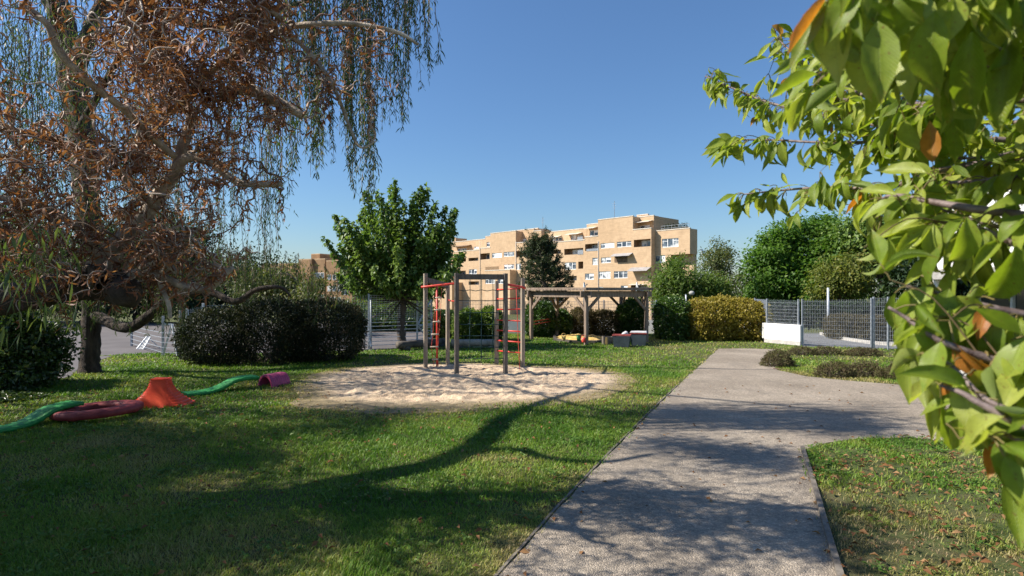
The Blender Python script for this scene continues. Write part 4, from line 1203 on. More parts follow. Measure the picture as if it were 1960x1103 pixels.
mb = MB(); mb.box(bx + Vector((0, .12, .14)), (.36, .02, .28)); mb.box(bx + Vector((-.17, .3, .14)), (.02, .34, .28)); mb.box(bx + Vector((.17, .3, .14)), (.02, .34, .28)); mb.box(bx + Vector((0, .48, .14)), (.36, .02, .28)); mb.build('sides', M['dark_wood'], root)
mb = MB(); mb.box(bx + Vector((-.06, .09, .13)), (.06, .03, .24)); mb.build('batten', M['yellow_sand'], root)

# two storage tubs
for px0, px1, pyb, pt, lid, lab in ((1175, 1210, 665.5, 641.5, False, 'open dark grey storage tub with red rim in front of the pergola'), (1209, 1241.5, 663, 637.5, True, 'lidded dark grey storage tub with faded red band at the pergola post')):
    a, b = G(px0, pyb), G(px1, pyb); d = a.y; w_ = (b.x - a.x); c_ = (a + b) / 2 + Vector((0, w_ * .36, 0))
    h = P(0, pt, d).z
    root = empty('storage_tub', c_, lab, 'tub', None)
    rz = -.28
    def rg_(s, z, r2=.74):
        m_ = Matrix.Rotation(rz, 3, 'Z')
        return [c_ + m_ @ Vector((x * w_ / 2 * s, y * w_ / 2 * r2 * s, z)) for x, y in ((-1, -1), (1, -1), (1, 1), (-1, 1))]
    mb = MB(); o0, o1, i1, i0 = rg_(.80, .01), rg_(.93, h * .86), rg_(.88, h * .86), rg_(.76, .05)
    V = o0 + o1 + i1 + i0; Fq = [(3, 2, 1, 0), (12, 13, 14, 15)]
    for q in (0, 4, 8): Fq += [(q + i, q + (i + 1) % 4, q + 4 + (i + 1) % 4, q + 4 + i) for i in range(4)]
    mb.add(V, Fq); mb.build('body', M['bin_grey'], root, False, .012)
    mb = MB(); o0, o1, i1, i0 = rg_(.97, h * .90), rg_(1.0, h), rg_(.92, h), rg_(.90, h * .90)
    V = o0 + o1 + i1 + i0; Fq = []
    for q in (0, 4, 8): Fq += [(q + i, q + (i + 1) % 4, q + 4 + (i + 1) % 4, q + 4 + i) for i in range(4)]
    Fq += [(12 + i, 12 + (i + 1) % 4, (i + 1) % 4, i) for i in range(4)]
    mb.add(V, Fq); mb.build('rim', M['bin_red'], root, False, .008)
    if lid:
        mb = MB(); mb.hexa(rg_(.99, h + .003) + rg_(.90, h + .05)); mb.build('lid', M['lid'], root, False, .012)
sk = G(1199, 664) + Vector((0, .35, .40)); mb = MB()
mb.tube(smooth_path([sk + Vector((-.1, 0, -.1)), sk + Vector((0, 0, .05)), sk + Vector((.1, .03, .0)), sk + Vector((.13, .03, -.1))], 4), [.05, .06, .07, .075, .08, .08, .08, .08, .075, .07, .06, .05, .04][:13], 10, True, .12)
tag(mb.build('paper_sack', M['lid'], None, True), 'pale crumpled sack sticking out of the open storage tub', 'sack')
mb = MB()
for dz in (0, .12):
    a, b = QB['L'] + Vector((.05, 0, .62 + dz)), QB['BL'] + Vector((-.05, 0, .72 + dz))
    mb.bar(a, b, .006, .03)
tag(mb.build('barrier_tape', M['red_rope']), 'two red strips of barrier tape stretched between the left pergola posts', 'barrier tape')

# ------------------------------------------------------------------ balance toys on the lawn
def rib_plank(name, lab, p0, p1, prof, wd, thick=.05):
    """wavy plank from p0 to p1 (ground), profile z(t)"""
    root = empty(name, (p0 + p1) / 2, lab, 'balance plank')
    n = 48; t = np.linspace(0, 1, n)
    u = (p1 - p0); sd = Vector((-u.y, u.x, 0)).normalized()
    z = np.interp(t, np.linspace(0, 1, len(prof)), prof); 
    from_ = smooth_path(np.stack([np.linspace(0, 1, len(prof)), prof], -1), 10); z = np.interp(t, from_[:, 0], from_[:, 1])
    V = []
    for i in range(n):
        c_ = p0 + u * t[i]; zt = z[i] + .006 * (1 if (i % 3) == 0 else 0)
        for s, zz in ((-.5, zt - thick), (-.5, zt), (-.40, zt + .012), (.40, zt + .012), (.5, zt), (.5, zt - thick)):
            V.append((c_.x + sd.x * s * wd, c_.y + sd.y * s * wd, max(.004, zz)))
    F = [(i * 6 + j, i * 6 + j + 1, i * 6 + j + 7, i * 6 + j + 6) for i in range(n - 1) for j in range(5)] + [(i * 6, i * 6 + 6, i * 6 + 11, i * 6 + 5) for i in range(n - 1)]
    F += [tuple(range(6)), tuple(range((n - 1) * 6, n * 6))[::-1]]
    mb = MB(); mb.add(V, F); mb.build('plank', M['green_plastic'], root, True)
    mb = MB()
    for e in (0.02, .98):
        c_ = p0 + u * e; zz = float(np.interp(e, t, z))
        if zz > .09 and e < .5: mb.box((c_.x, c_.y, zz / 2 - .02), (.05, wd * .9, max(.03, zz - .045)), math.atan2(u.y, u.x))
    if mb.v: mb.build('foot', M['green_plastic'], root, False, .006)
rib_plank('wave_plank', 'green wavy balance plank running out of view left of the maroon ring', G(-40, 836), G(146, 797), [.055, .06, .055, .10, .20, .235, .235], .33)
rib_plank('wave_plank', 'green wavy balance plank between the orange hill and the magenta tunnel', G(350, 759), G(490, 742), [.06, .05, .06, .12, .22, .25, .24], .36)
# orange hill: concave, stepped, with a flat top
hb = G(308, 775); S_ = 1.13
root = empty('balance_hill', hb, 'orange stepped balance hill with flared foot and flat top', 'balance hill')
hh, NS, NA = .46, 11, 48
V, rings = [], 0
def hill_ring(f, z, kx, ky):
    """rounded square ring; kx half width along the steps, ky across"""
    global rings
    c, s = math.cos(.12), math.sin(.12)
    for a in range(NA):
        an = a / NA * 2 * math.pi
        sq = 1 / (abs(math.cos(an)) ** 5 + abs(math.sin(an)) ** 5) ** .2
        x, y_ = kx * sq * math.cos(an), ky * sq * math.sin(an)
        V.append((hb.x + x * c - y_ * s, hb.y + x * s + y_ * c, z))
    rings += 1
def hw(f): return .15 + .37 * (1 - f) ** 2.2
def hd(f): return .12 + .17 * (1 - f) ** 1.6
for i in range(NS):                                    # true steps on the two ends, a smooth flare on the sides
    f0, f1 = i / NS, (i + 1) / NS
    hill_ring(f0, hh * f0, hw(f0), hd(f0))
    hill_ring(f1, hh * (f0 + .72 / NS), hw(f0) - .012, hd(f0 + .72 / NS))
    hill_ring(f1, hh * f1, hw(f1) + .014, hd(f1))
hill_ring(1, hh, hw(1), hd(1))
F = [(i * NA + a, i * NA + (a + 1) % NA, i * NA + NA + (a + 1) % NA, i * NA + NA + a) for i in range(rings - 1) for a in range(NA)] + [tuple(range((rings - 1) * NA, rings * NA))]
mb = MB(); mb.add(V, F); o = mb.build('body', M['orange'], root, False)
mb = MB(); mb.box((hb.x, hb.y, hh + .004), (.27, .20, .012), .12); mb.build('top_pad', M['orange'], root, False, .004)
# maroon ring
rb = G(187, 799); root = empty('balance_ring', rb, 'faded maroon plastic ring lying flat on the grass', 'ring')
V = []; nu, nv = 72, 14
for i in range(nu):
    a = i / nu * 2 * math.pi
    for j in range(nv):
        b = j / nv * 2 * math.pi
        cr = .145 * np.sign(math.cos(b)) * abs(math.cos(b)) ** .7; cz = .068 * np.sign(math.sin(b)) * abs(math.sin(b)) ** .7
        nt_ = .012 * ((i % 18) < 1)
        V.append((rb.x + (.50 + cr) * math.cos(a) , rb.y + (.50 + cr) * math.sin(a) * .85, .088 + cz - nt_ + .03 * math.cos(a)+.03))
F = [(i * nv + j, ((i + 1) % nu) * nv + j, ((i + 1) % nu) * nv + (j + 1) % nv, i * nv + (j + 1) % nv) for i in range(nu) for j in range(nv)]
mb = MB(); mb.add(V, F); mb.build('ring', M['maroon'], root, True)
mb = MB()
for a in (2.2, 3.9, .6, 5.3):
    mb = MB(); mb.box((rb.x + .37 * math.cos(a), rb.y + .30 * math.sin(a), .15), (.07, .05, .035), a); mb.build('grip', M['maroon'], root, False, .006)
# magenta half tunnel
tb = G(521, 742.5); te = G(556, 735.5); root = empty('play_tunnel', (tb + te) / 2, 'small magenta ribbed half tunnel at the gravel edge', 'tunnel')
u = (te - tb); L_ = u.length; u.normalize(); sd = Vector((-u.y, u.x, 0)); R_ = .20
n, m_ = 40, 18; V = []
for layer, rad in ((0, R_), (1, R_ - .035)):
    for i in range(n):
        t = i / (n - 1); rb_ = rad + (.006 * (math.sin(t * 2 * math.pi * 9) > 0) if layer == 0 else 0)
        for j in range(m_):
            a = math.pi * j / (m_ - 1)
            c_ = tb + u * (t * L_) + sd * (R_ + rb_ * -math.cos(a)) + Vector((0, 0, rb_ * math.sin(a) * 1.28))
            V.append(tuple(c_))
F = []
for l in (0, 1):
    o_ = l * n * m_
    F += [(o_ + i * m_ + j, o_ + i * m_ + j + 1, o_ + (i + 1) * m_ + j + 1, o_ + (i + 1) * m_ + j) for i in range(n - 1) for j in range(m_ - 1)]
for i in (0, n - 1):
    F += [(i * m_ + j, i * m_ + j + 1, n * m_ + i * m_ + j + 1, n * m_ + i * m_ + j) for j in range(m_ - 1)]
mb = MB(); mb.add(V, F); mb.build('shell', M['purple'], root, False)

# ------------------------------------------------------------------ court net and rails on the left
def fence_run(name, label, pts, tops, rails, wires=None, mt='galv', rail_w=.022, post_w=.06, wire_w=.008, cat='fence', z0=0.0, braces=(), vertical=None, panel='mesh_panel'):
    root = empty(name, pts[0], label, cat)
    for p, t in zip(pts, tops):
        mb = MB(); mb.box((p.x, p.y, z0 + (t - z0) / 2), (post_w, post_w, t - z0 + .02)); mb.build('post', M[mt], root, False, .004)
    for i, (a, b) in enumerate(zip(pts[:-1], pts[1:])):
        mb = MB()
        for z in rails: mb.bar(a + Vector((0, -.035, z)), b + Vector((0, -.035, z)), rail_w, rail_w)
        if mb.v: mb.build('rails', M[mt], root)
        mb = MB()
        if wires:
            z = wires[0]
            while z < min(tops[i], tops[i + 1]) - .01: mb.bar(a + Vector((0, -.03, z)), b + Vector((0, -.03, z)), wire_w, wire_w); z += wires[1]
        if vertical:
            n = max(2, int((b - a).length / vertical[0]))
            for k in range(1, n):
                p = a.lerp(b, k / n); zt = tops[i] + (tops[i + 1] - tops[i]) * k / n - .03
                mb.bar(p + Vector((0, -.022, vertical[1])), p + Vector((0, -.022, zt)), wire_w, wire_w)
        if mb.v: mb.build(panel, M[mt], root)
    for a, b in braces:
        mb = MB(); mb.bar(a, b, .045); mb.build('brace', M['galv'], root)
    return root
c0, c1, c2, c3, c4 = G(312, 682), G(345, 684), G(706, 668.5), G(798.5, 664), G(826, 659)
zt = lambda p, py: P(0, py, p.y).z
fence_run('court_fence', 'low ball court rail fence with crossed braces left of the dark hedge', [G(252, 663), c0, c1], [.80, 1.22, 1.40], [.12, .27, .42, .57, .72], None, 'galv_dark', rail_w=.016, braces=[(c0 + Vector((.05, -.06, .05)), P(329, 620, c0.y - .1)), (P(329, 620, c0.y - .1), c1 + Vector((-.05, -.06, .05))), (P(329, 627, c0.y), P(345, 627, c1.y - .07)), (P(313, 621, c0.y), P(332, 621, c0.y))])
f2 = fence_run('net_fence', 'tall ball court fence with fine net behind the maple', [c1 + Vector((.15, .1, 0)), P(389, 680, 18.0) * 1, c2, c3, c4], [1.45, 1.6, zt(c2, 563), zt(c3, 562), zt(c4, 568)], [.13, .26, .39, .52, .65, .78, .91], (1.0, .07), 'galv', wire_w=.008, rail_w=.022, vertical=(.09, 1.0),
          braces=[(P(826, 572, c4.y - .05), P(799, 623, c3.y)), (P(801, 626, c3.y), P(826, 656, c4.y - .05)), (P(803, 624, c3.y), P(826, 622, c4.y - .05)), (P(705, 640, c2.y - .05), P(711, 664, c2.y - .3))])
mb = MB(); mb.tube([G(698, 669), P(698.5, 622, c2.y - .4)], .022, 8); mb.tube([G(710, 668), P(710, 568, c2.y + .1)], .03, 8)
mb.build('stay', M['galv_dark'], f2, True)
# leaning white goal
ga, gb = G(262, 669), G(274, 669.5)
root = empty('small_goal', (ga + gb) / 2, 'small white metal goal frame tipped over on the court', 'goal')
mb = MB(); pts = [P(262, 668, ga.y), P(281, 645, ga.y + .3), P(288, 645, ga.y + .3), P(274, 669, ga.y)]
for a, b in zip(pts, pts[1:] + pts[:1]): mb.bar(a, b, .04)
mb.build('frame', M['white_plastic'], root)
mb = MB()
for k in range(1, 9):
    t = k / 9; mb.bar(pts[0].lerp(pts[1], t), pts[3].lerp(pts[2], t), .012)
for k in range(1, 5):
    t = k / 5; mb.bar(pts[0].lerp(pts[3], t), pts[1].lerp(pts[2], t), .012)
mb.bar(pts[1].lerp(pts[2], .1), Vector((pts[1].x + .25, pts[1].y + .3, .01)), .03)
mb.build('net', M['white_plastic'], root)

# ------------------------------------------------------------------ white wall with mesh fence, gate
w0, w1 = G(1466, 655.5), G(1535, 662)
root = empty('boundary_wall', w1, 'low white rendered wall with grey plinth beside the gate', 'wall')
dirw = (w1 - w0).normalized(); nrm = Vector((dirw.y, -dirw.x, 0))
wst = w0.copy()
wq = Vector((10.5, 24.6, 0))
zt0 = P(0, 622.5, w1.y).z
mb = MB(); mb.bar(wst + Vector((0, 0, .15 + (zt0 - .15) / 2)), w1 + Vector((0, 0, .15 + (zt0 - .15) / 2)), .20, zt0 - .15); mb.bar(wq + Vector((0, 0, .15 + (zt0 - .15) / 2)), wst + Vector((.0, .05, .15 + (zt0 - .15) / 2)), .19, zt0 - .153)
mb.build('render', M['white_wall'], root, False, .01)
mb = MB(); mb.bar(wst + Vector((0, 0, .075)), w1 + Vector((0, 0, .075)) + dirw * .004, .215, .15); mb.build('plinth', M['plinth'], root, False, .008)
zt1 = P(0, 573.5, w1.y).z
pts = [wq, wst + dirw * .05, w1 - dirw * .14]
fence_run('mesh_fence', 'grey double wire mesh fence standing on the white wall', [p + Vector((0, .0, 0)) for p in pts], [zt1] * 3, [], (zt0 + .05, .125), 'galv_dark', wire_w=.0066, post_w=.05, z0=zt0, vertical=(.052, zt0 + .02))
g0, g1, g2 = G(1533, 662) + Vector((.05, .0, 0)), G(1587, 664.5), G(1668, 668)
gz = [zt(g0, 573), zt(g1, 574), zt(g2, 571)]
gate = fence_run('mesh_gate', 'tall grey mesh double gate across the driveway', [g0, g2], [gz[0], gz[2]], [], (.07, .14), 'galv_dark', wire_w=.0062, post_w=.05, vertical=(.052, .05), cat='gate')
g3, g4 = G(1700, 669.5), G(1745, 672)
fence_run('mesh_fence', 'grey mesh fence panels between the gate and the school corner', [g2 + Vector((.08, 0, 0)), g3, g4], [zt(g2, 569), zt(g3, 569), zt(g4, 568)], [], (.07, .14), 'galv_dark', wire_w=.0062, post_w=.055, vertical=(.052, .05))
b = on_ground(1585, 24.2); mb = MB(); mb.tube([b, Vector((b.x, b.y, P(0, 551, 24.2).z))], .045, 10)
rt = empty('sign_post', b, 'plain grey metal post standing on the kerb behind the gate', 'post'); mb.build('pole', M['galv'], rt, True)
mb = MB(); mb.box(b + Vector((0, 0, .01)), (.2, .2, .02)); mb.build('base_plate', M['galv_dark'], rt)
# rear boundary: low white wall and fence behind the pergola
r0, r1, r2 = Vector((-2.6, 27.2, 0)), Vector((4.4, 27.2, 0)), Vector((9.2, 26.4, 0))
root = empty('rear_wall', r1, 'low white wall behind the pergola shrubs', 'wall')
for i, (a, b) in enumerate(((r0, r1), (r1, r2), (r2, wq))):
    mb = MB(); mb.bar(a + Vector((0, 0, .3)), b + Vector((0, 0, .3)), .18 + .004 * i, .60 + .006 * i); mb.build('render', M['white_wall'], root)
pts = [r0.lerp(r1, k / 3) for k in range(4)] + [r1.lerp(r2, .5), r2, wq]
fence_run('mesh_fence', 'grey mesh fence on the low white wall behind the pergola', pts, [1.55] * 7, [], (.66, .14), 'galv_dark', wire_w=.010, z0=.6, vertical=(.07, .62))
# globe street lamp and thin post behind the yellow shrub
b = on_ground(1324, 30); rt = empty('street_lamp', b, 'street lamp with grey globe head rising behind the yellow shrub', 'lamp')
mb = MB(); hz = P(0, 566, 30).z; mb.tube([b, b + Vector((0, 0, hz))], .035, 8); mb.build('pole', M['galv_dark'], rt, True)
V = []; F = []
for i in range(9):
    a = -math.pi / 2 + math.pi * i / 8
    for j in range(14): V.append((b.x + .15 * math.cos(a) * math.cos(j / 14 * 6.2832), b.y + .15 * math.cos(a) * math.sin(j / 14 * 6.2832), hz + .13 + .12 * math.sin(a)))
F = [(i * 14 + j, i * 14 + (j + 1) % 14, i * 14 + 14 + (j + 1) % 14, i * 14 + 14 + j) for i in range(8) for j in range(14)]
mb = MB(); mb.add(V, F); mb.build('globe', M['grey_paint'], rt, True)
b = on_ground(1313, 29); rt = empty('metal_post', b, 'thin galvanised post left of the globe lamp', 'post'); mb = MB(); mb.tube([b, b + Vector((0, 0, P(0, 557, 29).z))], .04, 8); mb.build('pole', M['galv'], rt, True)
mb = MB(); mb.tube([b + Vector((0, 0, P(0, 557, 29).z)), b + Vector((0, 0, P(0, 556, 29).z))], .05, 8); mb.build('cap', M['galv_dark'], rt, True)

# ------------------------------------------------------------------ school pavilion at the right edge
s0 = Vector((10.9, 14.6, 0)); s1 = Vector((12.6, 9.0, 0)); t_ = (s1 - s0).normalized(); nin = Vector((-t_.y, t_.x, 0))
if nin.x < 0: nin = -nin
root = empty('school_building', s0, 'flat white school pavilion with dark glazed front behind the cherry leaves', 'building')
ztop, zs = 4.6, 2.55
mb = MB()
def wallbox(mb, a, b, z0, z1, th, off=0):
    a, b = a + nin * off, b + nin * off
    mb.hexa([Vector((p.x, p.y, z)) for z in (z0, z1) for p in (a, b, b + nin * th, a + nin * th)])
wallbox(mb, s0, s1, zs, ztop, 4); mb.build('upper_wall', M['white_wall'], root)
mb = MB(); wallbox(mb, s0 - t_ * .12, s1 + t_ * .1, zs - .26, zs - .003, 4.05, -.22); mb.build('fascia', M['grey_paint'], root)
mb = MB(); wallbox(mb, s0 + t_ * .3, s1, 0, zs - .27, .06, 1.0); mb.build('glazing', M['glass_dark'], root)
mb = MB()
for k in range(8):
    p = s0.lerp(s1, .06 + k / 7.6) + nin * .97; mb.box((p.x, p.y, (zs - .27) / 2), (.07, .07, zs - .28))
for z in (.1, 1.1, 2.1): mb.bar(s0 + t_ * .3 + nin * .965 + Vector((0, 0, z)), s1 + nin * .965 + Vector((0, 0, z)), .05)
mb.build('glazing_bars', M['galv'], root)
mb = MB(); mb.box((s0.x + .12, s0.y + .1, (zs - .27) / 2), (.24, .24, zs - .275)); mb.build('column', M['white_wall'], root)
pw = s0.lerp(s1, .62); mb = MB(); wallbox(mb, pw, pw + t_ * 2.2, 0, zs - .265, .08, .4); mb.build('panel', M['pale_green'], root)
lw0, lw1 = G(1764, 722), G(1925, 735)
rt = empty('low_wall', lw0, 'bright white low wall in front of the school glazing', 'wall')
mb = MB(); mb.bar(lw0 + Vector((0, .1, .18)), lw1 + Vector((0, .1, .18)), .22, .36); mb.build('render', M['white_wall'], rt, False, .01)
mb = MB(); mb.bar(lw0 + Vector((-.02, .1, .385)), lw1 + Vector((0, .1, .385)), .26, .05); mb.build('coping', M['plinth'], rt, False, .008)
# ------------------------------------------------------------------ apartment block: facade turned 45 degrees, traced on its own plane
m, nt, out = new_mat('sand_coloured_brick')
v = coords(nt, 'World')
n1 = tex_noise(nt, v, .12, 4); n2 = tex_noise(nt, v, 1.3, 6, .7)
vz = coords(nt, 'World', (.25, .25, 6.0)); n3 = tex_noise(nt, vz, 2.2, 3)
c = ramp(nt, n1, [(.3, (.47, .325, .20)), (.7, (.545, .39, .25))])
c = mixc(nt, .35, c, ramp(nt, n2, [(.3, (.3, .3, .3)), (.7, (.7, .7, .7))]), 'OVERLAY')
c = mixc(nt, .30, c, ramp(nt, n3, [(.3, (.3, .3, .3)), (.7, (.7, .7, .7))]), 'OVERLAY')
principled(nt, out, c, .9, 0, .2)
M['brick'] = m
M['brick_dark'] = surf('brown_brick', (.23, .135, .07), (.31, .19, .10), .5, .9, bump_s=0)
M['coping'] = surf('pale_coping', (.52, .46, .38), (.62, .56, .48), .6, .8, bump_s=0)
M['recess'] = surf('brick_with_shade_tone', (.26, .17, .10), (.33, .22, .13), 1, .9, bump_s=0)  # facade brick darkened: loggia shade put into the base colour
M['awning'] = surf('grey_striped_awning', (.26, .24, .235), (.36, .34, .33), .8, .8, bump_s=0)
M['wood_slat'] = surf('brown_wood_infill', (.13, .085, .055), (.22, .15, .10), 2, .8, bump_s=0)
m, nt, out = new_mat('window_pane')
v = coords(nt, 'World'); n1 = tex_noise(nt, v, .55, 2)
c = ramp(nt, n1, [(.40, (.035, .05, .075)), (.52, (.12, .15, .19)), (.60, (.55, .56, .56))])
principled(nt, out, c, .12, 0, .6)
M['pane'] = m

FA = np.array([20.4, 111.0]); FE = np.array([-.685, .7285]); FN = np.array([-.7285, -.685])
ZB = -5.0


def uz(px, py, w=0.0):
    r = np.array([(px - CX) / FPX, 1.0])
    t = (FA @ FN + w) / (r @ FN)
    return float((r * t - FA) @ FE), EYE - (py - HY) / FPX * t


def W3_(u, w, z):
    q = FA + FE * u + FN * w
    return Vector((q[0], q[1], z))


class Facade:
    def __init__(self):
        self.brick = MB()

    def wall(self, u0, u1, z0, z1, w, holes, caps=10.0, roof=True, cope=True):
        """front at offset w with recessed holes [(ua,ub,za,zb,depth,back)]"""
        hs = [h for h in holes]
        us = sorted({u0, u1, *[min(max(x, u0), u1) for h in hs for x in h[:2]]})
        zs_ = sorted({z0, z1, *[min(max(x, z0), z1) for h in hs for x in h[2:4]]})
        b = self.brick
        for ua, ub in zip(us, us[1:]):
            for za, zb in zip(zs_, zs_[1:]):
                uc, zc = (ua + ub) / 2, (za + zb) / 2
                if any(h[0] < uc < h[1] and h[2] < zc < h[3] for h in hs): continue
                b.quad(W3_(ua, w, za), W3_(ub, w, za), W3_(ub, w, zb), W3_(ua, w, zb))
        for ua, ub, za, zb, dp, back in hs:
            r = MB() if back else self.brick
            wi = w - dp
            r.quad(W3_(ua, w, za), W3_(ub, w, za), W3_(ub, wi, za), W3_(ua, wi, za)); r.quad(W3_(ua, w, zb), W3_(ub, w, zb), W3_(ub, wi, zb), W3_(ua, wi, zb))
            r.quad(W3_(ua, w, za), W3_(ua, w, zb), W3_(ua, wi, zb), W3_(ua, wi, za)); r.quad(W3_(ub, w, za), W3_(ub, w, zb), W3_(ub, wi, zb), W3_(ub, wi, za))
            if back:
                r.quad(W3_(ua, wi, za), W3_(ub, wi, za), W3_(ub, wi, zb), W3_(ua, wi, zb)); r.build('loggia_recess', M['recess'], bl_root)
        for u in (u0, u1): b.quad(W3_(u, w, z0), W3_(u, w, z1), W3_(u, w - caps, z1), W3_(u, w - caps, z0))
        if roof: b.quad(W3_(u0, w, z1), W3_(u1, w, z1), W3_(u1, w - caps, z1), W3_(u0, w - caps, z1))
        if cope:
          cpm = MB(); cpm.hexa([W3_(u0 - .03, w + .06, z1 + .003), W3_(u1 + .03, w + .06, z1 + .003), W3_(u1 + .03, w - .3, z1 + .003), W3_(u0 - .03, w - .3, z1 + .003), W3_(u0 - .03, w + .06, z1 + .17), W3_(u1 + .03, w + .06, z1 + .17), W3_(u1 + .03, w - .3, z1 + .17), W3_(u0 - .03, w - .3, z1 + .17)]); cpm.build('coping', M['coping'], bl_root)


def c1(X, Y): return 1080 + X / 6.893, 400 + Y / 6.893
def c2(X, Y): return 840 + X / 6.893, 430 + Y / 6.893
bl_root = empty('apartment_building', W3_(0, 0, 0), 'stepped sand coloured brick apartment block with balconies and white windows', 'building')
WIN, LOG = [], []
for r in ((480, 450, 660, 518), (695, 430, 885, 503), (485, 640, 615, 715), (370, 645, 455, 740), (435, 825, 610, 920), (655, 822, 835, 915), (270, 852, 390, 935), (5, 705, 155, 800), (745, 1012, 835, 1070), (450, 1028, 515, 1060)): WIN.append(c1(r[0], r[1]) + c1(r[2], r[3]))
for r in ((700, 375, 830, 438), (855, 360, 995, 422), (395, 590, 500, 655), (860, 525, 995, 588), (1020, 515, 1085, 595), ): WIN.append(c2(r[0], r[1]) + c2(r[2], r[3]))
for r in ((275, 460, 445, 552), (918, 402, 1140, 500), (663, 622, 835, 708), (185, 695, 250, 790), (0, 522, 250, 602), (40, 885, 165, 945), (880, 1012, 1085, 1085)): LOG.append(c1(*r[:2]) + c1(*r[2:]))
for r in ((290, 442, 358, 490), (392, 438, 520, 480), (548, 380, 672, 460), (1018, 345, 1187, 425), (130, 612, 355, 662), (1490, 337, 1610, 387), (392, 750, 530, 795)): LOG.append(c2(*r[:2]) + c2(*r[2:]))
WIN.append((1136 + 120, 488.5, 1272.5, 504))
def to_u(r, w=0.0):
    xm, ym = (r[0] + r[2]) / 2, (r[1] + r[3]) / 2
    ua, ub = uz(r[2], ym, w)[0], uz(r[0], ym, w)[0]
    return ua, ub, uz(xm, r[3], w)[1], uz(xm, r[1], w)[1]
fa = Facade()
# front segments: px0, px1, top pixel row at the middle, parapet?
SEG = [(853, 865, 512, 2.2), (865, 918, 481, 2.2), (918, 938.7, 475.5, 2.2), (938.7, 987.3, 445, 9), (987.3, 1011, 464.8, 2.2), (1011, 1040, 463, 2.2), (1040, 1119, 463, 2.2), (1119, 1144.6, 453.5, 2.2), (1144.6, 1211.4, 418, 9), (1211.4, 1246.5, 439, 2.2)]
parts_win = []
for a, b, pt, cp in SEG:
    u1, u0 = uz(a, pt)[0], uz(b, pt)[0]; z1 = uz((a + b) / 2, pt)[1]
    hs = []
    for r in LOG:
        q = to_u(r)
        q = (max(q[0], u0), min(q[1], u1), q[2], q[3])
        if q[1] - q[0] > .35: hs.append((*q, 1.5, True)); parts_win.append((*q, -1.5, 'door'))
    for r in WIN:
        q = to_u(r)
        if u0 < (q[0] + q[1]) / 2 < u1:
            q = (max(q[0], u0 + .1), min(q[1], u1 - .1), q[2], q[3]); hs.append((*q, .16, False)); parts_win.append((*q, -.13, 'window'))
    fa.wall(u0, u1, ZB, z1, 0, hs, cp)
    if cp < 3: fa.brick.quad(W3_(u0, -.25, z1), W3_(u1, -.25, z1), W3_(u1, -.25, z1 - .9), W3_(u0, -.25, z1 - .9))
# set-back upper floors
TOPW = [c1(335, 278) + c1(452, 355), c1(925, 222) + c1(1130, 292), c2(250, 312) + c2(365, 372), c2(460, 290) + c2(525, 325), c2(628, 232) + c2(672, 292), c2(1490, 163) + c2(1620, 215), c2(1740, 138) + c2(1893, 215), c2(1050, 190) + c2(1150, 245), c1(85, 335) + c1(160, 400), c1(165, 345) + c1(245, 420)]
UP = [(862, 929, 461.5), (929, 940, 453), (986, 1022, 440.5), (1021, 1036, 442.5), (1036, 1124, 442), (1123, 1146, 429.5), (1210, 1251.5, 415.5)]
for i, (a, b, pt) in enumerate(UP):
    w_ = -2.2 if i != 3 else -1.0
    u1, u0 = uz(a, pt, w_)[0], uz(b, pt, w_)[0]; z1 = uz((a + b) / 2, pt, w_)[1]
    hs = []
    for r in TOPW:
        q = to_u(r, w_)
        if u0 < (q[0] + q[1]) / 2 < u1 and i != 3: q = (max(q[0], u0 + .1), min(q[1], u1 - .1), q[2], min(q[3], z1 - .3)); hs.append((*q, .16, False)); parts_win.append((*q, w_ - .13, 'window'))
    fa.wall(u0, u1, ZB, z1, w_, hs, 9 - .02 * i)
# roof boxes
for a, b, pt, w_ in ((1219, 1240, 412, -6), (1002, 1030, 439, -6), (866, 872, 456, -6)):
    u1, u0 = uz(a, pt, w_)[0], uz(b, pt, w_)[0]; fa.wall(u0, u1, ZB + 8, uz((a + b) / 2, pt, w_)[1], w_, [], 4)
# right wing, set back, with an upper floor that juts over
wr = to_u(c1(1290, 390) + c1(1508, 505), -1.4); wr2 = to_u(c1(1190, 612) + c1(1330, 715), -1.4)
u1, u0 = uz(1250.5, 440, -1.4)[0], uz(1320.5, 440, -1.4)[0]; z1 = uz(1290, 440, -1.4)[1]; zj = uz(1300, 487, -1.4)[1]
fa.wall(u0, u1, zj, z1, -1.4, [(*wr, .16, False)], 2.6); parts_win.append((*wr, -1.53, 'window'))
fa.brick.quad(W3_(u0, -1.4, zj), W3_(u1, -1.4, zj), W3_(u1, -4, zj), W3_(u0, -4, zj))
um = uz(1284, 480, -1.45)[0]
fa.wall(um, u1 + .02, ZB, zj + .01, -1.45, [(*wr2, .16, False)], 2.5, False, False); parts_win.append((*wr2, -1.58, 'window'))
fa.wall(u0 + .1, um - .01, ZB, zj - .01, -3.0, [], .95, False, False)
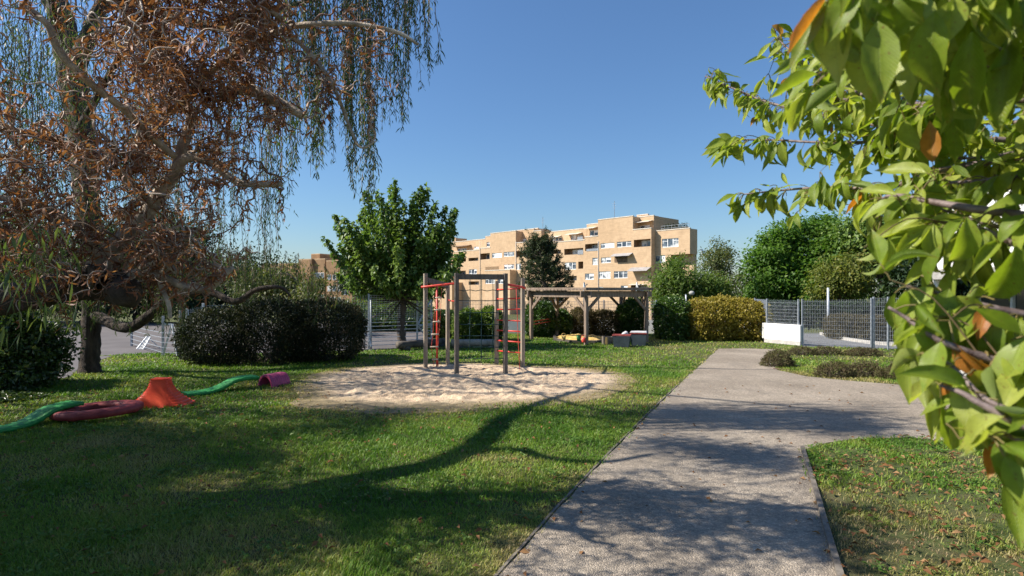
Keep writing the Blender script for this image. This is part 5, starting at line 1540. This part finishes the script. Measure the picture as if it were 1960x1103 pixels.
# projecting lower balcony tower and corner wall, left
uA, uB = uz(976, 515, 2.2)[0], uz(928, 515, 2.2)[0]
zq = uz(952, 518, 2.2)[1]; qw = to_u(c2(610, 640) + c2(740, 668), 2.2)
hq = [(*to_u(c2(*r[:2]) + c2(*r[2:]), 2.2), .16, False) for r in ((612, 708, 742, 782), (772, 706, 856, 782))]
hq = [(max(q[0], uA + .15), min(q[1], uB - .15), *q[2:]) for q in hq]
fa.wall(uA, uB, ZB, zq, 2.2, hq, 2.2)
for q in hq: parts_win.append((*q[:4], 2.07, 'window'))
uA, uB = uz(865, 540, 3.4)[0], uz(800, 540, 3.4)[0]
fa.wall(uA, uB, ZB, uz(840, 541, 3.4)[1], 3.4, [(*to_u((834, 575, 842, 590), 3.4), .3, True)], 8)
uA, uB = uz(866, 500, .9)[0], uz(846, 500, .9)[0]
fa.wall(uA, uB, ZB, uz(850, 511, .9)[1], .9, [], 8)
fa.brick.build('wall', M['brick'], bl_root)
for ua, ub, za, zb, w_, kind in parts_win:
    if ub - ua < .3 or zb - za < .3: continue
    if kind == 'door':
        f_, zt_ = (ua + ub) / 2, zb
        ua, ub = ua + (ub - ua) * .15, ub - (ub - ua) * .22; w_ += .06; zb = zb - .15
        fr = .07
    else: fr = .10
    n = max(1, min(4, int(round((ub - ua) / 1.05))))
    mb = MB(); pn = MB()
    wf = w_ + .05
    def plate(m_, a, b, c, d, w0):
        m_.hexa([W3_(a, w0, c), W3_(b, w0, c), W3_(b, w0 - .05, c), W3_(a, w0 - .05, c), W3_(a, w0, d), W3_(b, w0, d), W3_(b, w0 - .05, d), W3_(a, w0 - .05, d)])
    plate(mb, ua, ub, za, za + fr, wf); plate(mb, ua, ub, zb - fr, zb, wf)
    for k in range(n + 1):
        c_ = ua + (ub - ua) * k / n; a_, b_ = max(ua, c_ - fr * .65), min(ub, c_ + fr * .65)
        plate(mb, a_, b_, za + fr, zb - fr, wf)
    if kind == 'window':
        zm = za + (zb - za) * .72
        for k in range(n):
            a_, b_ = ua + (ub - ua) * k / n + fr * .65, ua + (ub - ua) * (k + 1) / n - fr * .65
            if k % 2 == 0 and b_ - a_ > .1: plate(mb, a_, b_, zm - .04, zm + .04, wf - .002)
    o = mb.build('window', M['white_plastic'], bl_root)
    bi = len(bl_root.children) % 5
    if kind == 'window' and bi in (0, 2, 3):            # roller blinds let down by different amounts
        bb = MB(); k0 = bi % n; zb2 = zb - fr; za2 = za + fr + (zb - za) * (.0, 0, .45, .62)[bi]
        plate(bb, ua + (ub - ua) * k0 / n + fr * .7, ua + (ub - ua) * (k0 + (2 if bi == 0 and n > 2 else 1)) / n - fr * .7, za2, zb2, w_ + .035)
        if k0 < n: bb.build('blind', M['white_plastic'], o)
    pn.quad(W3_(ua + .01, w_, za + .01), W3_(ub - .01, w_, za + .01), W3_(ub - .01, w_, zb - .01), W3_(ua + .01, w_, zb - .01)); pn.build('pane', M['pane'], o)
def awn(r, w0, out_, mat='awning', name='awning', drop=.35, th=.07):
    ua, ub, za, zb = to_u(r, w0); mb = MB()
    mb.hexa([W3_(ua, w0 + .01, zb - th), W3_(ub, w0 + .01, zb - th), W3_(ub, w0 + out_, zb - drop - th), W3_(ua, w0 + out_, zb - drop - th), W3_(ua, w0 + .01, zb), W3_(ub, w0 + .01, zb), W3_(ub, w0 + out_, zb - drop), W3_(ua, w0 + out_, zb - drop)])
    mb.build(name, M[mat], bl_root)
awn(c1(655, 585) + c1(905, 640), .0, 1.2, drop=.55)
awn(c1(885, 770) + c1(1145, 830), .0, 1.5, drop=.7)
awn(c1(955, 158) + c1(1172, 195), -2.2, 1.6, 'coping')
awn(c1(315, 240) + c1(447, 268), -2.2, 1.5, 'coping')
awn(c1(55, 318) + c1(240, 350), -2.2, 1.4, 'coping')
awn(c2(1490, 150) + c2(1620, 165), -2.2, 1.3, 'coping')
awn(c2(225, 275) + c2(430, 290), -2.2, 1.5, 'wood_slat')
awn(c1(880, 992) + c1(1085, 1010), .0, .9, 'coping', drop=.1)
def infill(r, w0, mat, name):
    ua, ub, za, zb = to_u(r, w0); mb = MB(); n = max(3, int((ub - ua) / .16))
    for k in range(n):
        a = ua + (ub - ua) * k / n; mb.hexa([W3_(x, w0 - y, z) for z in (za, zb) for x, y in ((a, 0), (a + (ub - ua) / n * .8, 0), (a + (ub - ua) / n * .8, .04), (a, .04))])
    mb.build(name, M[mat], bl_root)
infill(c1(665, 640) + c1(832, 708), -.05, 'wood_slat', 'balcony_screen')
infill(c1(930, 845) + c1(1075, 908), -.05, 'wood_slat', 'balcony_screen')
infill(c1(175, 545) + c1(248, 602), .04, 'galv_dark', 'balcony_rail')
infill(c1(172, 370) + c1(243, 422), .04, 'galv_dark', 'balcony_rail')
infill(c1(290, 525) + c1(445, 556), .04, 'galv_dark', 'balcony_rail')
infill(c2(612, 555) + c2(790, 610), 2.15, 'recess', 'balcony_rail')
# roof terrace rail on the wing, antennas, satellite dishes
mb = MB(); zr = z1
for z in (.45, .9): mb.bar(W3_(u0 + .3, -1.7, zr + z), W3_(u1 - 1.5, -1.7, zr + z), .05)
for k in range(9): p = W3_(u0 + .3 + (u1 - u0 - 1.8) * k / 8, -1.7, zr + .15); mb.bar(p, p + Vector((0, 0, .8)), .04)
mb.build('roof_rail', M['galv_dark'], bl_root)
for px, y0_, y1_ in ((1039, 445, 415), (1176, 417, 385)):
    u, z = uz(px, y0_, -4); _, z2 = uz(px, y1_, -4); mb = MB(); mb.bar(W3_(u, -4, z - .3), W3_(u, -4, z2), .07)
    for k in range(3): mb.bar(W3_(u - .5, -4, z2 - .5 - .45 * k), W3_(u + .5, -4, z2 - .5 - .45 * k), .035)
    mb.build('antenna', M['galv_dark'], bl_root)
# low railing plants on the wing terrace
tgx = np.random.default_rng(5); k = 700
pp = np.array([tuple(W3_(u0 + 1 + (u1 - u0 - 2.6) * tgx.random(), -2.4, zr + .3 + .9 * tgx.random() ** 2)) for _ in range(k)])
leaf_mesh('terrace_plants', pp, rdir(k, tgx), rdir(k, tgx), .28, .14, .4 + .3 * tgx.normal(size=k), LM['dark'], bl_root)

# rain pipes down the facade
for px in (1145.6, 987.9, 1040.5, 919.2):
    u = uz(px, 500)[0]; pm = MB(); pm.tube([W3_(u, .09, ZB), W3_(u, .09, uz(px, 462)[1])], .06, 6); pm.build('rain_pipe', M['plinth'], bl_root, True)
# satellite dishes on poles
def dish(px, py, d, r, lab, az=-.9, tilt=.5):
    c_ = P(px, py, d); rt = empty('satellite_dish', Vector((c_.x, c_.y, 0)), lab, 'satellite dish')
    ax_ = Vector((math.sin(az) * math.cos(tilt), -math.cos(az) * math.cos(tilt), math.sin(tilt))); s = ax_.cross(Vector((0, 0, 1))).normalized(); t = s.cross(ax_)
    V, F = [], []
    for l in range(2):
        for i in range(6):
            q = r * i / 5
            for j in range(20):
                a = j / 20 * 6.2832; V.append(tuple(c_ + s * q * math.cos(a) + t * q * math.sin(a) * 1.1 + ax_ * (.35 * q * q / r - .03 * l)))
        o_ = l * 120; F += [(o_ + i * 20 + j, o_ + i * 20 + (j + 1) % 20, o_ + i * 20 + 20 + (j + 1) % 20, o_ + i * 20 + 20 + j) for i in range(5) for j in range(20)]
    F += [(100 + j, 100 + (j + 1) % 20, 220 + (j + 1) % 20, 220 + j) for j in range(20)]
    mb = MB(); mb.add(V, F); mb.build('reflector', M['white_plastic'], rt, True)
    mb = MB(); mb.bar(c_ - t * r * .9, c_ + ax_ * r * 1.1, .04); mb.box(c_ + ax_ * r * 1.1, (.12, .12, .12)); mb.build('feed_arm', M['galv_dark'], rt)
    mb = MB(); mb.tube([Vector((c_.x, c_.y + .08, 0)), c_ + Vector((0, .08, 0))], .05, 8); mb.build('pole', M['galv_dark'], rt, True)
dish(1343.5, 483.5, 70, .42, 'white satellite dish at the right end of the apartment block', .9, .35)
dish(1117.5, 546, 60, .30, 'white satellite dish above the front corner of the pergola', 1.25, .2)
dish(1218.5, 546, 60, .36, 'white satellite dish above the right end of the pergola roof', 1.3, .2)

# brown apartment block far left, seen through the willow
rt = empty('apartment_building', Vector((-45, 150, 0)), 'brown stepped apartment block far behind the willow and maple', 'building')
mb = MB(); wn = []
for k, (pl, pr, pt, d, dep) in enumerate(((566, 596, 497, 150, 9), (592, 612, 487, 156, 6), (592, 622, 496.5, 149, 9), (618, 656, 499.5, 146, 10), (650, 674, 505, 143, 9), (672, 706, 482, 150, 9), (700, 800, 500, 152, 9), (480, 570, 505, 154, 9))):
    a, b = on_ground(pl, d), on_ground(pr, d); z = P(0, pt, d).z; x0, x1 = a.x, b.x
    sk = .5 * (x1 - x0)
    base = [Vector((x0, d + sk, -2)), Vector((x1, d, -2)), Vector((x1 + .6 * dep, d + dep, -2)), Vector((x0 + .6 * dep, d + sk + dep, -2))]
    mb.hexa(base + [Vector((p.x, p.y, z)) for p in base])
    cp = MB(); cp.hexa([Vector((p.x, p.y, z + .01)) for p in base] + [Vector((p.x, p.y, z + .22)) for p in base]); cp.build('coping', M['brick'], rt)
    if k in (2, 3, 4, 6):
        for f_ in range(2 if k == 4 else 3):
            for h_ in range(4):
                q = base[0].lerp(base[1], .2 + .3 * f_); zz = z - 2.2 - 2.9 * h_; e_ = (base[1] - base[0]).normalized(); nn = Vector((e_.y, -e_.x, 0))
                wn.append((q + nn * .05 + Vector((0, 0, zz + 2)), e_, nn))
mb.build('wall', M['brick_dark'], rt)
for q, e_, nn in wn:
    q = Vector((q.x, q.y, q.z - 2))
    m2 = MB(); m2.hexa([q + a + Vector((0, 0, z)) for z in (-.7, .7) for a in (-e_ * .6, e_ * .6, e_ * .6 - nn * .2, -e_ * .6 - nn * .2)]); fo = m2.build('window', M['white_plastic'], rt)
    m2 = MB(); m2.quad(q + nn * .02 - e_ * .5 + Vector((0, 0, -.6)), q + nn * .02 + e_ * .5 + Vector((0, 0, -.6)), q + nn * .02 + e_ * .5 + Vector((0, 0, .6)), q + nn * .02 - e_ * .5 + Vector((0, 0, .6))); m2.build('pane', M['pane'], fo)
# ------------------------------------------------------------------ cherry tree: trunk just right of the view, branches reaching in
g = np.random.default_rng(120)
CT = Vector((2.9, .75, 0))
root = empty('cherry_tree', CT, 'cherry tree with drooping bright green leaves reaching in from the right', 'tree')
mb = MB()
CH = []
tk = smooth_path([CT, CT + Vector((.05, .05, .8)), CT + Vector((.0, .1, 1.6)), CT + Vector((-.1, .2, 2.4)), CT + Vector((0, .3, 3.4))], 5)
mb.tube(tk, np.linspace(.15, .07, len(tk)), 12, True, .05)
def cb(pts, r0, r1, sp=.055, per=4, L=(.075, .115), rec=True, n=5):
    q = smooth_path([tuple(P(a, b, d)) for a, b, d in pts], n)
    if pts[0][0] > 2150:                               # joined to the trunk, right of the view
        j = min(range(len(tk)), key=lambda i: abs(tk[i][2] - (q[0][2] - .45)))
        cn = smooth_path([tk[j], (tk[j] + q[0]) / 2 + np.array([0, 0, .06]), q[0], q[1]], 5)[:-5]
        mb.tube(cn, np.linspace(r0 * 1.7, r0, len(cn)), 7, False, .05)
    mb.tube(q, np.linspace(r0, r1, len(q)), 7, True, .08)
    if rec: CH.append((q, sp, per, L))
    return q
cb([(2420, 330, 1.75), (2100, 290, 1.9), (1960, 270, 1.95), (1850, 267, 2.0), (1750, 268, 2.1), (1600, 274, 2.3), (1480, 268, 2.5), (1398, 268, 2.6)], .014, .003, .05, 4, (.085, .125))
cb([(1790, 267, 2.05), (1680, 240, 2.3), (1560, 218, 2.6), (1470, 196, 2.8), (1400, 168, 3.0), (1350, 146, 3.1)], .010, .003, .042, 4, (.075, .115))
cb([(2420, 300, 1.5), (2100, 300, 1.6), (1900, 310, 1.8), (1780, 332, 1.9), (1690, 362, 2.1), (1600, 358, 2.3), (1500, 364, 2.45), (1425, 372, 2.5)], .013, .003, .055, 3, (.08, .12))
cb([(2450, 430, 1.25), (2050, 425, 1.25), (1960, 412, 1.28), (1850, 398, 1.32), (1770, 384, 1.4), (1712, 374, 1.5), (1690, 380, 1.55)], .014, .004, .075, 3, (.095, .135))
cb([(2460, 90, 1.15), (2100, 50, 1.15), (1900, 10, 1.15), (1750, -40, 1.15), (1640, -55, 1.15), (1575, -70, 1.15)], .016, .004, .040, 4, (.095, .135))
cb([(2460, 160, 1.2), (2100, 130, 1.25), (1900, 100, 1.3), (1760, 70, 1.4), (1640, 10, 1.5)], .014, .004, .05, 4, (.10, .14))
cb([(2300, 220, 1.4), (1960, 190, 1.5), (1800, 200, 1.8), (1680, 190, 2.1), (1580, 150, 2.4), (1510, 95, 2.6), (1488, 72, 2.7)], .012, .003, .05, 4, (.085, .12))
cb([(1820, 205, 1.75), (1700, 205, 2.0), (1600, 188, 2.3), (1540, 182, 2.5)], .008, .003, .05, 4, (.08, .115))
cb([(2300, 760, 1.02), (2050, 722, 1.04), (1940, 700, 1.06), (1860, 676, 1.08), (1790, 648, 1.1), (1740, 612, 1.14), (1700, 588, 1.16)], .011, .003, .042, 4, (.095, .13))
cb([(1950, 700, 1.06), (1905, 640, 1.15), (1870, 610, 1.2), (1848, 606, 1.22)], .007, .003, .045, 3, (.09, .12))
cb([(2300, 900, .86), (2050, 850, .88), (1960, 815, .9), (1890, 780, .93), (1840, 752, .96), (1800, 738, 1.0)], .011, .003, .036, 4, (.10, .135))
cb([(2300, 560, 1.15), (2050, 500, 1.2), (1950, 470, 1.25), (1880, 440, 1.3), (1800, 425, 1.35)], .011, .004, .085, 3, (.10, .14))
cb([(2300, 260, 1.3), (2000, 330, 1.4), (1900, 345, 1.5), (1820, 350, 1.65)], .010, .004, .06, 4, (.09, .13))
cb([(2300, 640, 1.1), (2060, 620, 1.1), (1950, 600, 1.12), (1860, 580, 1.15), (1790, 560, 1.2), (1735, 548, 1.22)], .010, .003, .045, 4, (.09, .13))
cb([(2050, 850, .9), (1960, 800, .95), (1880, 760, 1.0), (1820, 700, 1.05), (1770, 680, 1.08)], .007, .003, .036, 4, (.10, .13))
cb([(2300, 960, .9), (2060, 880, .92), (1970, 850, .92), (1930, 835, .93)], .008, .003, .035, 4, (.10, .13))
cb([(2200, 330, 1.7), (2000, 290, 1.75), (1900, 300, 1.8), (1820, 305, 1.95)], .010, .003, .05, 3, (.09, .12))
cb([(2200, 200, 1.6), (2000, 230, 1.7), (1880, 235, 1.9), (1800, 228, 2.05)], .010, .003, .05, 3, (.09, .12))
cb([(2200, 500, 1.3), (2020, 470, 1.35), (1930, 440, 1.4), (1860, 420, 1.5), (1800, 400, 1.55)], .009, .003, .06, 3, (.09, .13))
cb([(2300, 30, 1.2), (2000, 20, 1.25), (1850, 40, 1.35), (1740, 60, 1.5), (1660, 90, 1.6)], .010, .003, .05, 3, (.10, .13))
cb([(2460, 40, 1.0), (2100, 0, 1.0), (1900, -40, 1.0), (1760, -50, 1.0), (1660, -30, 1.02), (1590, -20, 1.05)], .012, .003, .036, 5, (.095, .135))
cb([(2460, 190, 1.1), (2100, 150, 1.12), (1950, 110, 1.15), (1820, 70, 1.2), (1720, 50, 1.25), (1640, 30, 1.3)], .012, .003, .045, 4, (.095, .13))
# the rest of the crown, right of and above the frame
for k in range(26):
    a = tk[len(tk) // 2 + k % (len(tk) // 2)]
    d = rdir(1, g)[0]; d[0] = d[0] * .8 + .25; d[2] = abs(d[2]) * .6 + .1; d /= np.linalg.norm(d)
    ln = 1.0 + 1.0 * g.random()
    q = smooth_path([a, a + d * ln * .5 + np.array([0, 0, .1]), a + d * ln], 5)
    e = q[-1]
    pr = [proj(p) if p[1] > .35 else np.array([9e3, 9e3]) for p in q]
    if any((-200 < p[0] < 2150 and -250 < p[1] < 1300) for p in pr): continue
    mb.tube(q, np.linspace(.02, .004, len(q)), 5, True); CH.append((q, .05, 4, (.08, .12)))
mb.build('trunk', M['cherry_bark'], root, True)

P0, AX, NR, LL, RN = [], [], [], [], []
pet = Tubes(4)
SIL = ([-200, 0, 60, 110, 130, 200, 250, 300, 440, 520, 600, 660, 720, 800, 850, 900, 1000, 1120], [1560, 1545, 1465, 1470, 1325, 1345, 1350, 1345, 1385, 1640, 1655, 1675, 1730, 1745, 1780, 1870, 1905, 1940])
def place(s, o, L, d_):
    """one leaf hanging from point s; o sideways lean"""
    pl = .02 + .025 * random.random()
    pe = s + unit(o * .8 + np.array([0, 0, -.35])) * pl
    ax_ = unit(o * (.25 + .85 * random.random()) + np.array([0, 0, -1.0 + .55 * random.random()]) + g.normal(size=3) * .28)
    tip = pe + ax_ * L
    for q_ in (pe, (pe + tip) / 2, tip):
        if q_[1] > .3:
            a, b = proj(q_)
            if -300 < b < 1150 and a + (6 if q_[1] > 1.5 else -35 if b < 420 else 4) < np.interp(b, *SIL): return
            if a < 1650 and 452 < b < 560: return
    # upper side turns to the light and towards the outside
    nr_ = unit(o * .6 + np.array([-.6, -.35, .45]) + g.normal(size=3) * .45)
    P0.append(pe); AX.append(ax_); NR.append(nr_); LL.append(L)
    r_ = random.random()
    RN.append(.93 + .07 * random.random() if r_ > .98 else .08 + .62 * random.random())
    pet.add(np.array([s, (s + pe) / 2 + np.array([0, 0, .004]), pe]), .0013 + .0003, .5)
SIDE = []
for q, sp, per, Lr in list(CH):                        # short side shoots
    seg = np.linalg.norm(np.diff(q, axis=0), axis=1); tot = seg.sum()
    for k in range(int(tot / .13) + 1):
        i = g.integers(1, len(q) - 1); t = unit(q[i + 1] - q[i])
        o = unit(np.cross(t, rdir(1, g)[0]) + t * (.3 + .6 * random.random())); o[2] = o[2] * .6 - .05
        ln = .05 + .20 * random.random() ** 1.5
        e = q[i] + unit(o) * ln
        if e[1] > .3:
            x_, y_ = proj(e)
            if -300 < y_ < 1103 and x_ - (15 if e[1] > 1.5 else 60) < np.interp(y_, *SIL): continue
        p = smooth_path([q[i], (q[i] + e) / 2 + np.array([0, 0, .1 * ln]), e + np.array([0, 0, -.12 * ln])], 3)
        pet.add(p, np.linspace(.0021, .0012, len(p)), .0)
        SIDE.append((p, Lr))
for q, sp, per, Lr in CH:
    seg = np.linalg.norm(np.diff(q, axis=0), axis=1); cum = np.r_[0, np.cumsum(seg)]
    s_ = .02
    while s_ < cum[-1]:
        i = min(np.searchsorted(cum, s_) - 1, len(q) - 2); i = max(i, 0)
        f = (s_ - cum[i]) / (seg[i] + 1e-9); c_ = q[i] + (q[i + 1] - q[i]) * f; t = unit(q[i + 1] - q[i])
        for k in range((random.choice((3, 4, 5, 6, 7)) if random.random() < .85 else 0) + (random.choice((1, 2, 3)) if c_[1] > 1.7 else 0)):
            o = unit(np.cross(t, rdir(1, g)[0]) + t * .6 * random.random()); o[2] = o[2] * .6 + .1
            place(c_ + g.normal(size=3) * .008, o, Lr[0] * .75 + (Lr[1] - Lr[0] * .75) * random.random(), 0)
        s_ += sp * (.5 + 1.3 * random.random())
    for k in range(6): place(q[-1], unit(unit(q[-1] - q[-2]) + rdir(1, g)[0] * .9), Lr[0] + (Lr[1] - Lr[0]) * random.random(), 0)
for p, Lr in SIDE:
    for k in range(random.choice((3, 4, 5, 6, 7))):
        c_ = p[-1] if k < 3 else p[g.integers(1, len(p))]
        o = unit(unit(p[-1] - p[0]) * .7 + rdir(1, g)[0] * .9)
        place(c_, o, Lr[0] * .75 + (Lr[1] - Lr[0] * .75) * random.random(), 0)
# a few single leaves that the picture shows plainly
for px, py, d, L, r_ in ((1700, 455, 1.1, .125, .45), (1850, 415, .95, .12, .4), (1945, 470, .9, .14, .3), (1748, 395, 1.2, .12, .55), (1735, 640, 1.0, .135, .4), (1918, 835, .85, .075, .97), (1938, 900, .75, .11, .3), (1770, 640, 1.05, .11, .2), (1640, 60, .85, .12, .6), (1590, -10, .85, .15, .75), (1680, 40, .8, .13, .35), (1790, 20, .8, .15, .3), (1860, 60, .8, .15, .2), (1930, 80, .85, .15, .25), (1745, 0, .9, .14, .5), (1830, 760, .95, .125, .35), (1785, 745, 1.0, .1, .6), (1905, 115, .9, .13, .15)):
    d *= 1.22; L *= 1.12
    P0.append(np.array(P(px, py, d))); AX.append(unit(np.array([g.normal() * .15, g.normal() * .12, -1.0]))); NR.append(unit(np.array([-.45 + .3 * g.normal(), -.85, .25]))); LL.append(L); RN.append(r_)
pos, axs, nr, L, rn = np.array(P0), np.array(AX), np.array(NR), np.array(LL), np.array(RN)
n = len(pos)
sd = unit(np.cross(axs, nr)); nn = np.cross(sd, axs)
flip = (nn * nr).sum(1) < 0; nn[flip] *= -1; sd[flip] *= -1
NU, NV = 11, 7
prof = [0, .42, .74, .93, 1.0, .97, .86, .68, .44, .20, 0.0]
V = np.zeros((n, NU, NV, 3)); UV = np.zeros((n, NU, NV, 2))
fold = (.15 + .8 * g.random(n))[:, None]; cup = (g.random(n) * 1.5 - .25)[:, None]; tw_ = (g.normal(size=n) * .45)[:, None]; wid = L * (.34 + .12 * g.random(n)); wav = g.random(n) * 6.28
c_ = pos.copy(); dcur = axs.copy(); ncur = nn.copy(); scur = sd.copy()
for i in range(NU):
    t = i / (NU - 1)
    for j in range(NV):
        v_ = (j / (NV - 1) - .5) * 2
        ser = 1 + (.035 if i % 2 else -.015) * (abs(v_) == 1)
        hw = (wid * .5 * prof[i] * ser)[:, None]
        V[:, i, j] = c_ + scur * v_ * hw * np.cos(fold * abs(v_)) + ncur * hw * (abs(v_) ** 1.3) * np.sin(fold) + ncur * (np.sin(wav + t * 9 + j)[:, None] * hw * .10 * abs(v_))
        UV[:, i, j, 0] = .5 + .5 * v_ * max(prof[i], .02); UV[:, i, j, 1] = t
    bend = cup * .16
    dcur, ncur = unit(dcur - ncur * bend), unit(ncur + dcur * bend)
    scur = unit(scur + ncur * tw_ * .06); ncur = unit(np.cross(scur, dcur)) * np.sign((np.cross(scur, dcur) * ncur).sum(1, keepdims=True))
    c_ = c_ + dcur * (L / (NU - 1))[:, None]
b0 = np.arange(n)[:, None] * NU * NV
quads = np.array([(i * NV + j, i * NV + j + 1, (i + 1) * NV + j + 1, (i + 1) * NV + j) for i in range(NU - 1) for j in range(NV - 1)])
F = (b0[:, :, None] + quads[None]).reshape(-1, 4)
# leaf material with pale midrib and side veins
m, nt, out = new_mat('cherry_leaves')
at = nt.nodes.new('ShaderNodeAttribute'); at.attribute_name = 'rnd'
col = ramp(nt, at.outputs['Fac'], [(0, (.105, .175, .014)), (.30, (.19, .265, .024)), (.55, (.30, .36, .05)), (.75, (.40, .43, .09)), (.90, (.42, .42, .08)), (.94, (.42, .13, .02)), (1, (.40, .17, .03))])
tc = nt.nodes.new('ShaderNodeUVMap'); tc.uv_map = 'UVMap'
sx = nt.nodes.new('ShaderNodeSeparateXYZ'); nt.links.new(tc.outputs[0], sx.inputs[0])
au = math_n(nt, 'ABSOLUTE', math_n(nt, 'SUBTRACT', sx.outputs[0], .5))
ph = math_n(nt, 'MULTIPLY', math_n(nt, 'SUBTRACT', sx.outputs[1], math_n(nt, 'MULTIPLY', au, .55)), 62.0)
sv = math_n(nt, 'POWER', math_n(nt, 'ABSOLUTE', math_n(nt, 'COSINE', ph)), 12.0)
mid = math_n(nt, 'SUBTRACT', 1.0, math_n(nt, 'MULTIPLY', au, 45.0), True)
vein = math_n(nt, 'MAXIMUM', math_n(nt, 'MULTIPLY', sv, .5), mid)
wn_ = tex_noise(nt, coords(nt, 'World'), 60, 3)
col = mixc(nt, math_n(nt, 'MULTIPLY', vein, .45), col, (.26, .33, .09))
col = mixc(nt, .35, col, ramp(nt, wn_, [(.3, (.3, .3, .3)), (.7, (.7, .7, .7))]), 'OVERLAY')
sn = tex_noise(nt, coords(nt, 'World'), 150, 2)
col = mixc(nt, ramp(nt, sn, [(.665, (0, 0, 0)), (.70, (.85, .85, .85))]), col, (.16, .085, .02))
en = math_n(nt, 'MULTIPLY', math_n(nt, 'POWER', sx.outputs[1], 5.0), ramp(nt, wn_, [(.45, (0, 0, 0)), (.6, (1, 1, 1))]))
col = mixc(nt, math_n(nt, 'MULTIPLY', en, .7), col, (.33, .24, .05))
geo = nt.nodes.new('ShaderNodeNewGeometry')
colb = mixc(nt, geo.outputs['Backfacing'], col, mixc(nt, .45, col, (.26, .32, .14)))
hh = math_n(nt, 'ADD', math_n(nt, 'MULTIPLY', sv, -.6), math_n(nt, 'MULTIPLY', mid, -1.0))
p = principled(nt, None, colb, .42, 0, .4, bump(nt, hh, .5, .0015))
tr = nt.nodes.new('ShaderNodeBsdfTranslucent'); nt.links.new(mixc(nt, 1.0, col, (1.45, 1.5, .6), 'MULTIPLY'), tr.inputs[0])
mx = nt.nodes.new('ShaderNodeMixShader'); mx.inputs[0].default_value = .45
nt.links.new(p.outputs[0], mx.inputs[1]); nt.links.new(tr.outputs[0], mx.inputs[2]); nt.links.new(mx.outputs[0], out.inputs[0])
mesh_np('leaves', V.reshape(-1, 3), F, m, root, np.repeat(rn, len(quads)), True, UV.reshape(-1, 2))
LM['petiole'] = leaf_mat('reddish_leaf_stalks', [(0, (.14, .10, .05)), (1, (.24, .20, .06))], .1, .5, .3)
pet.build('stalks', LM['petiole'], root)
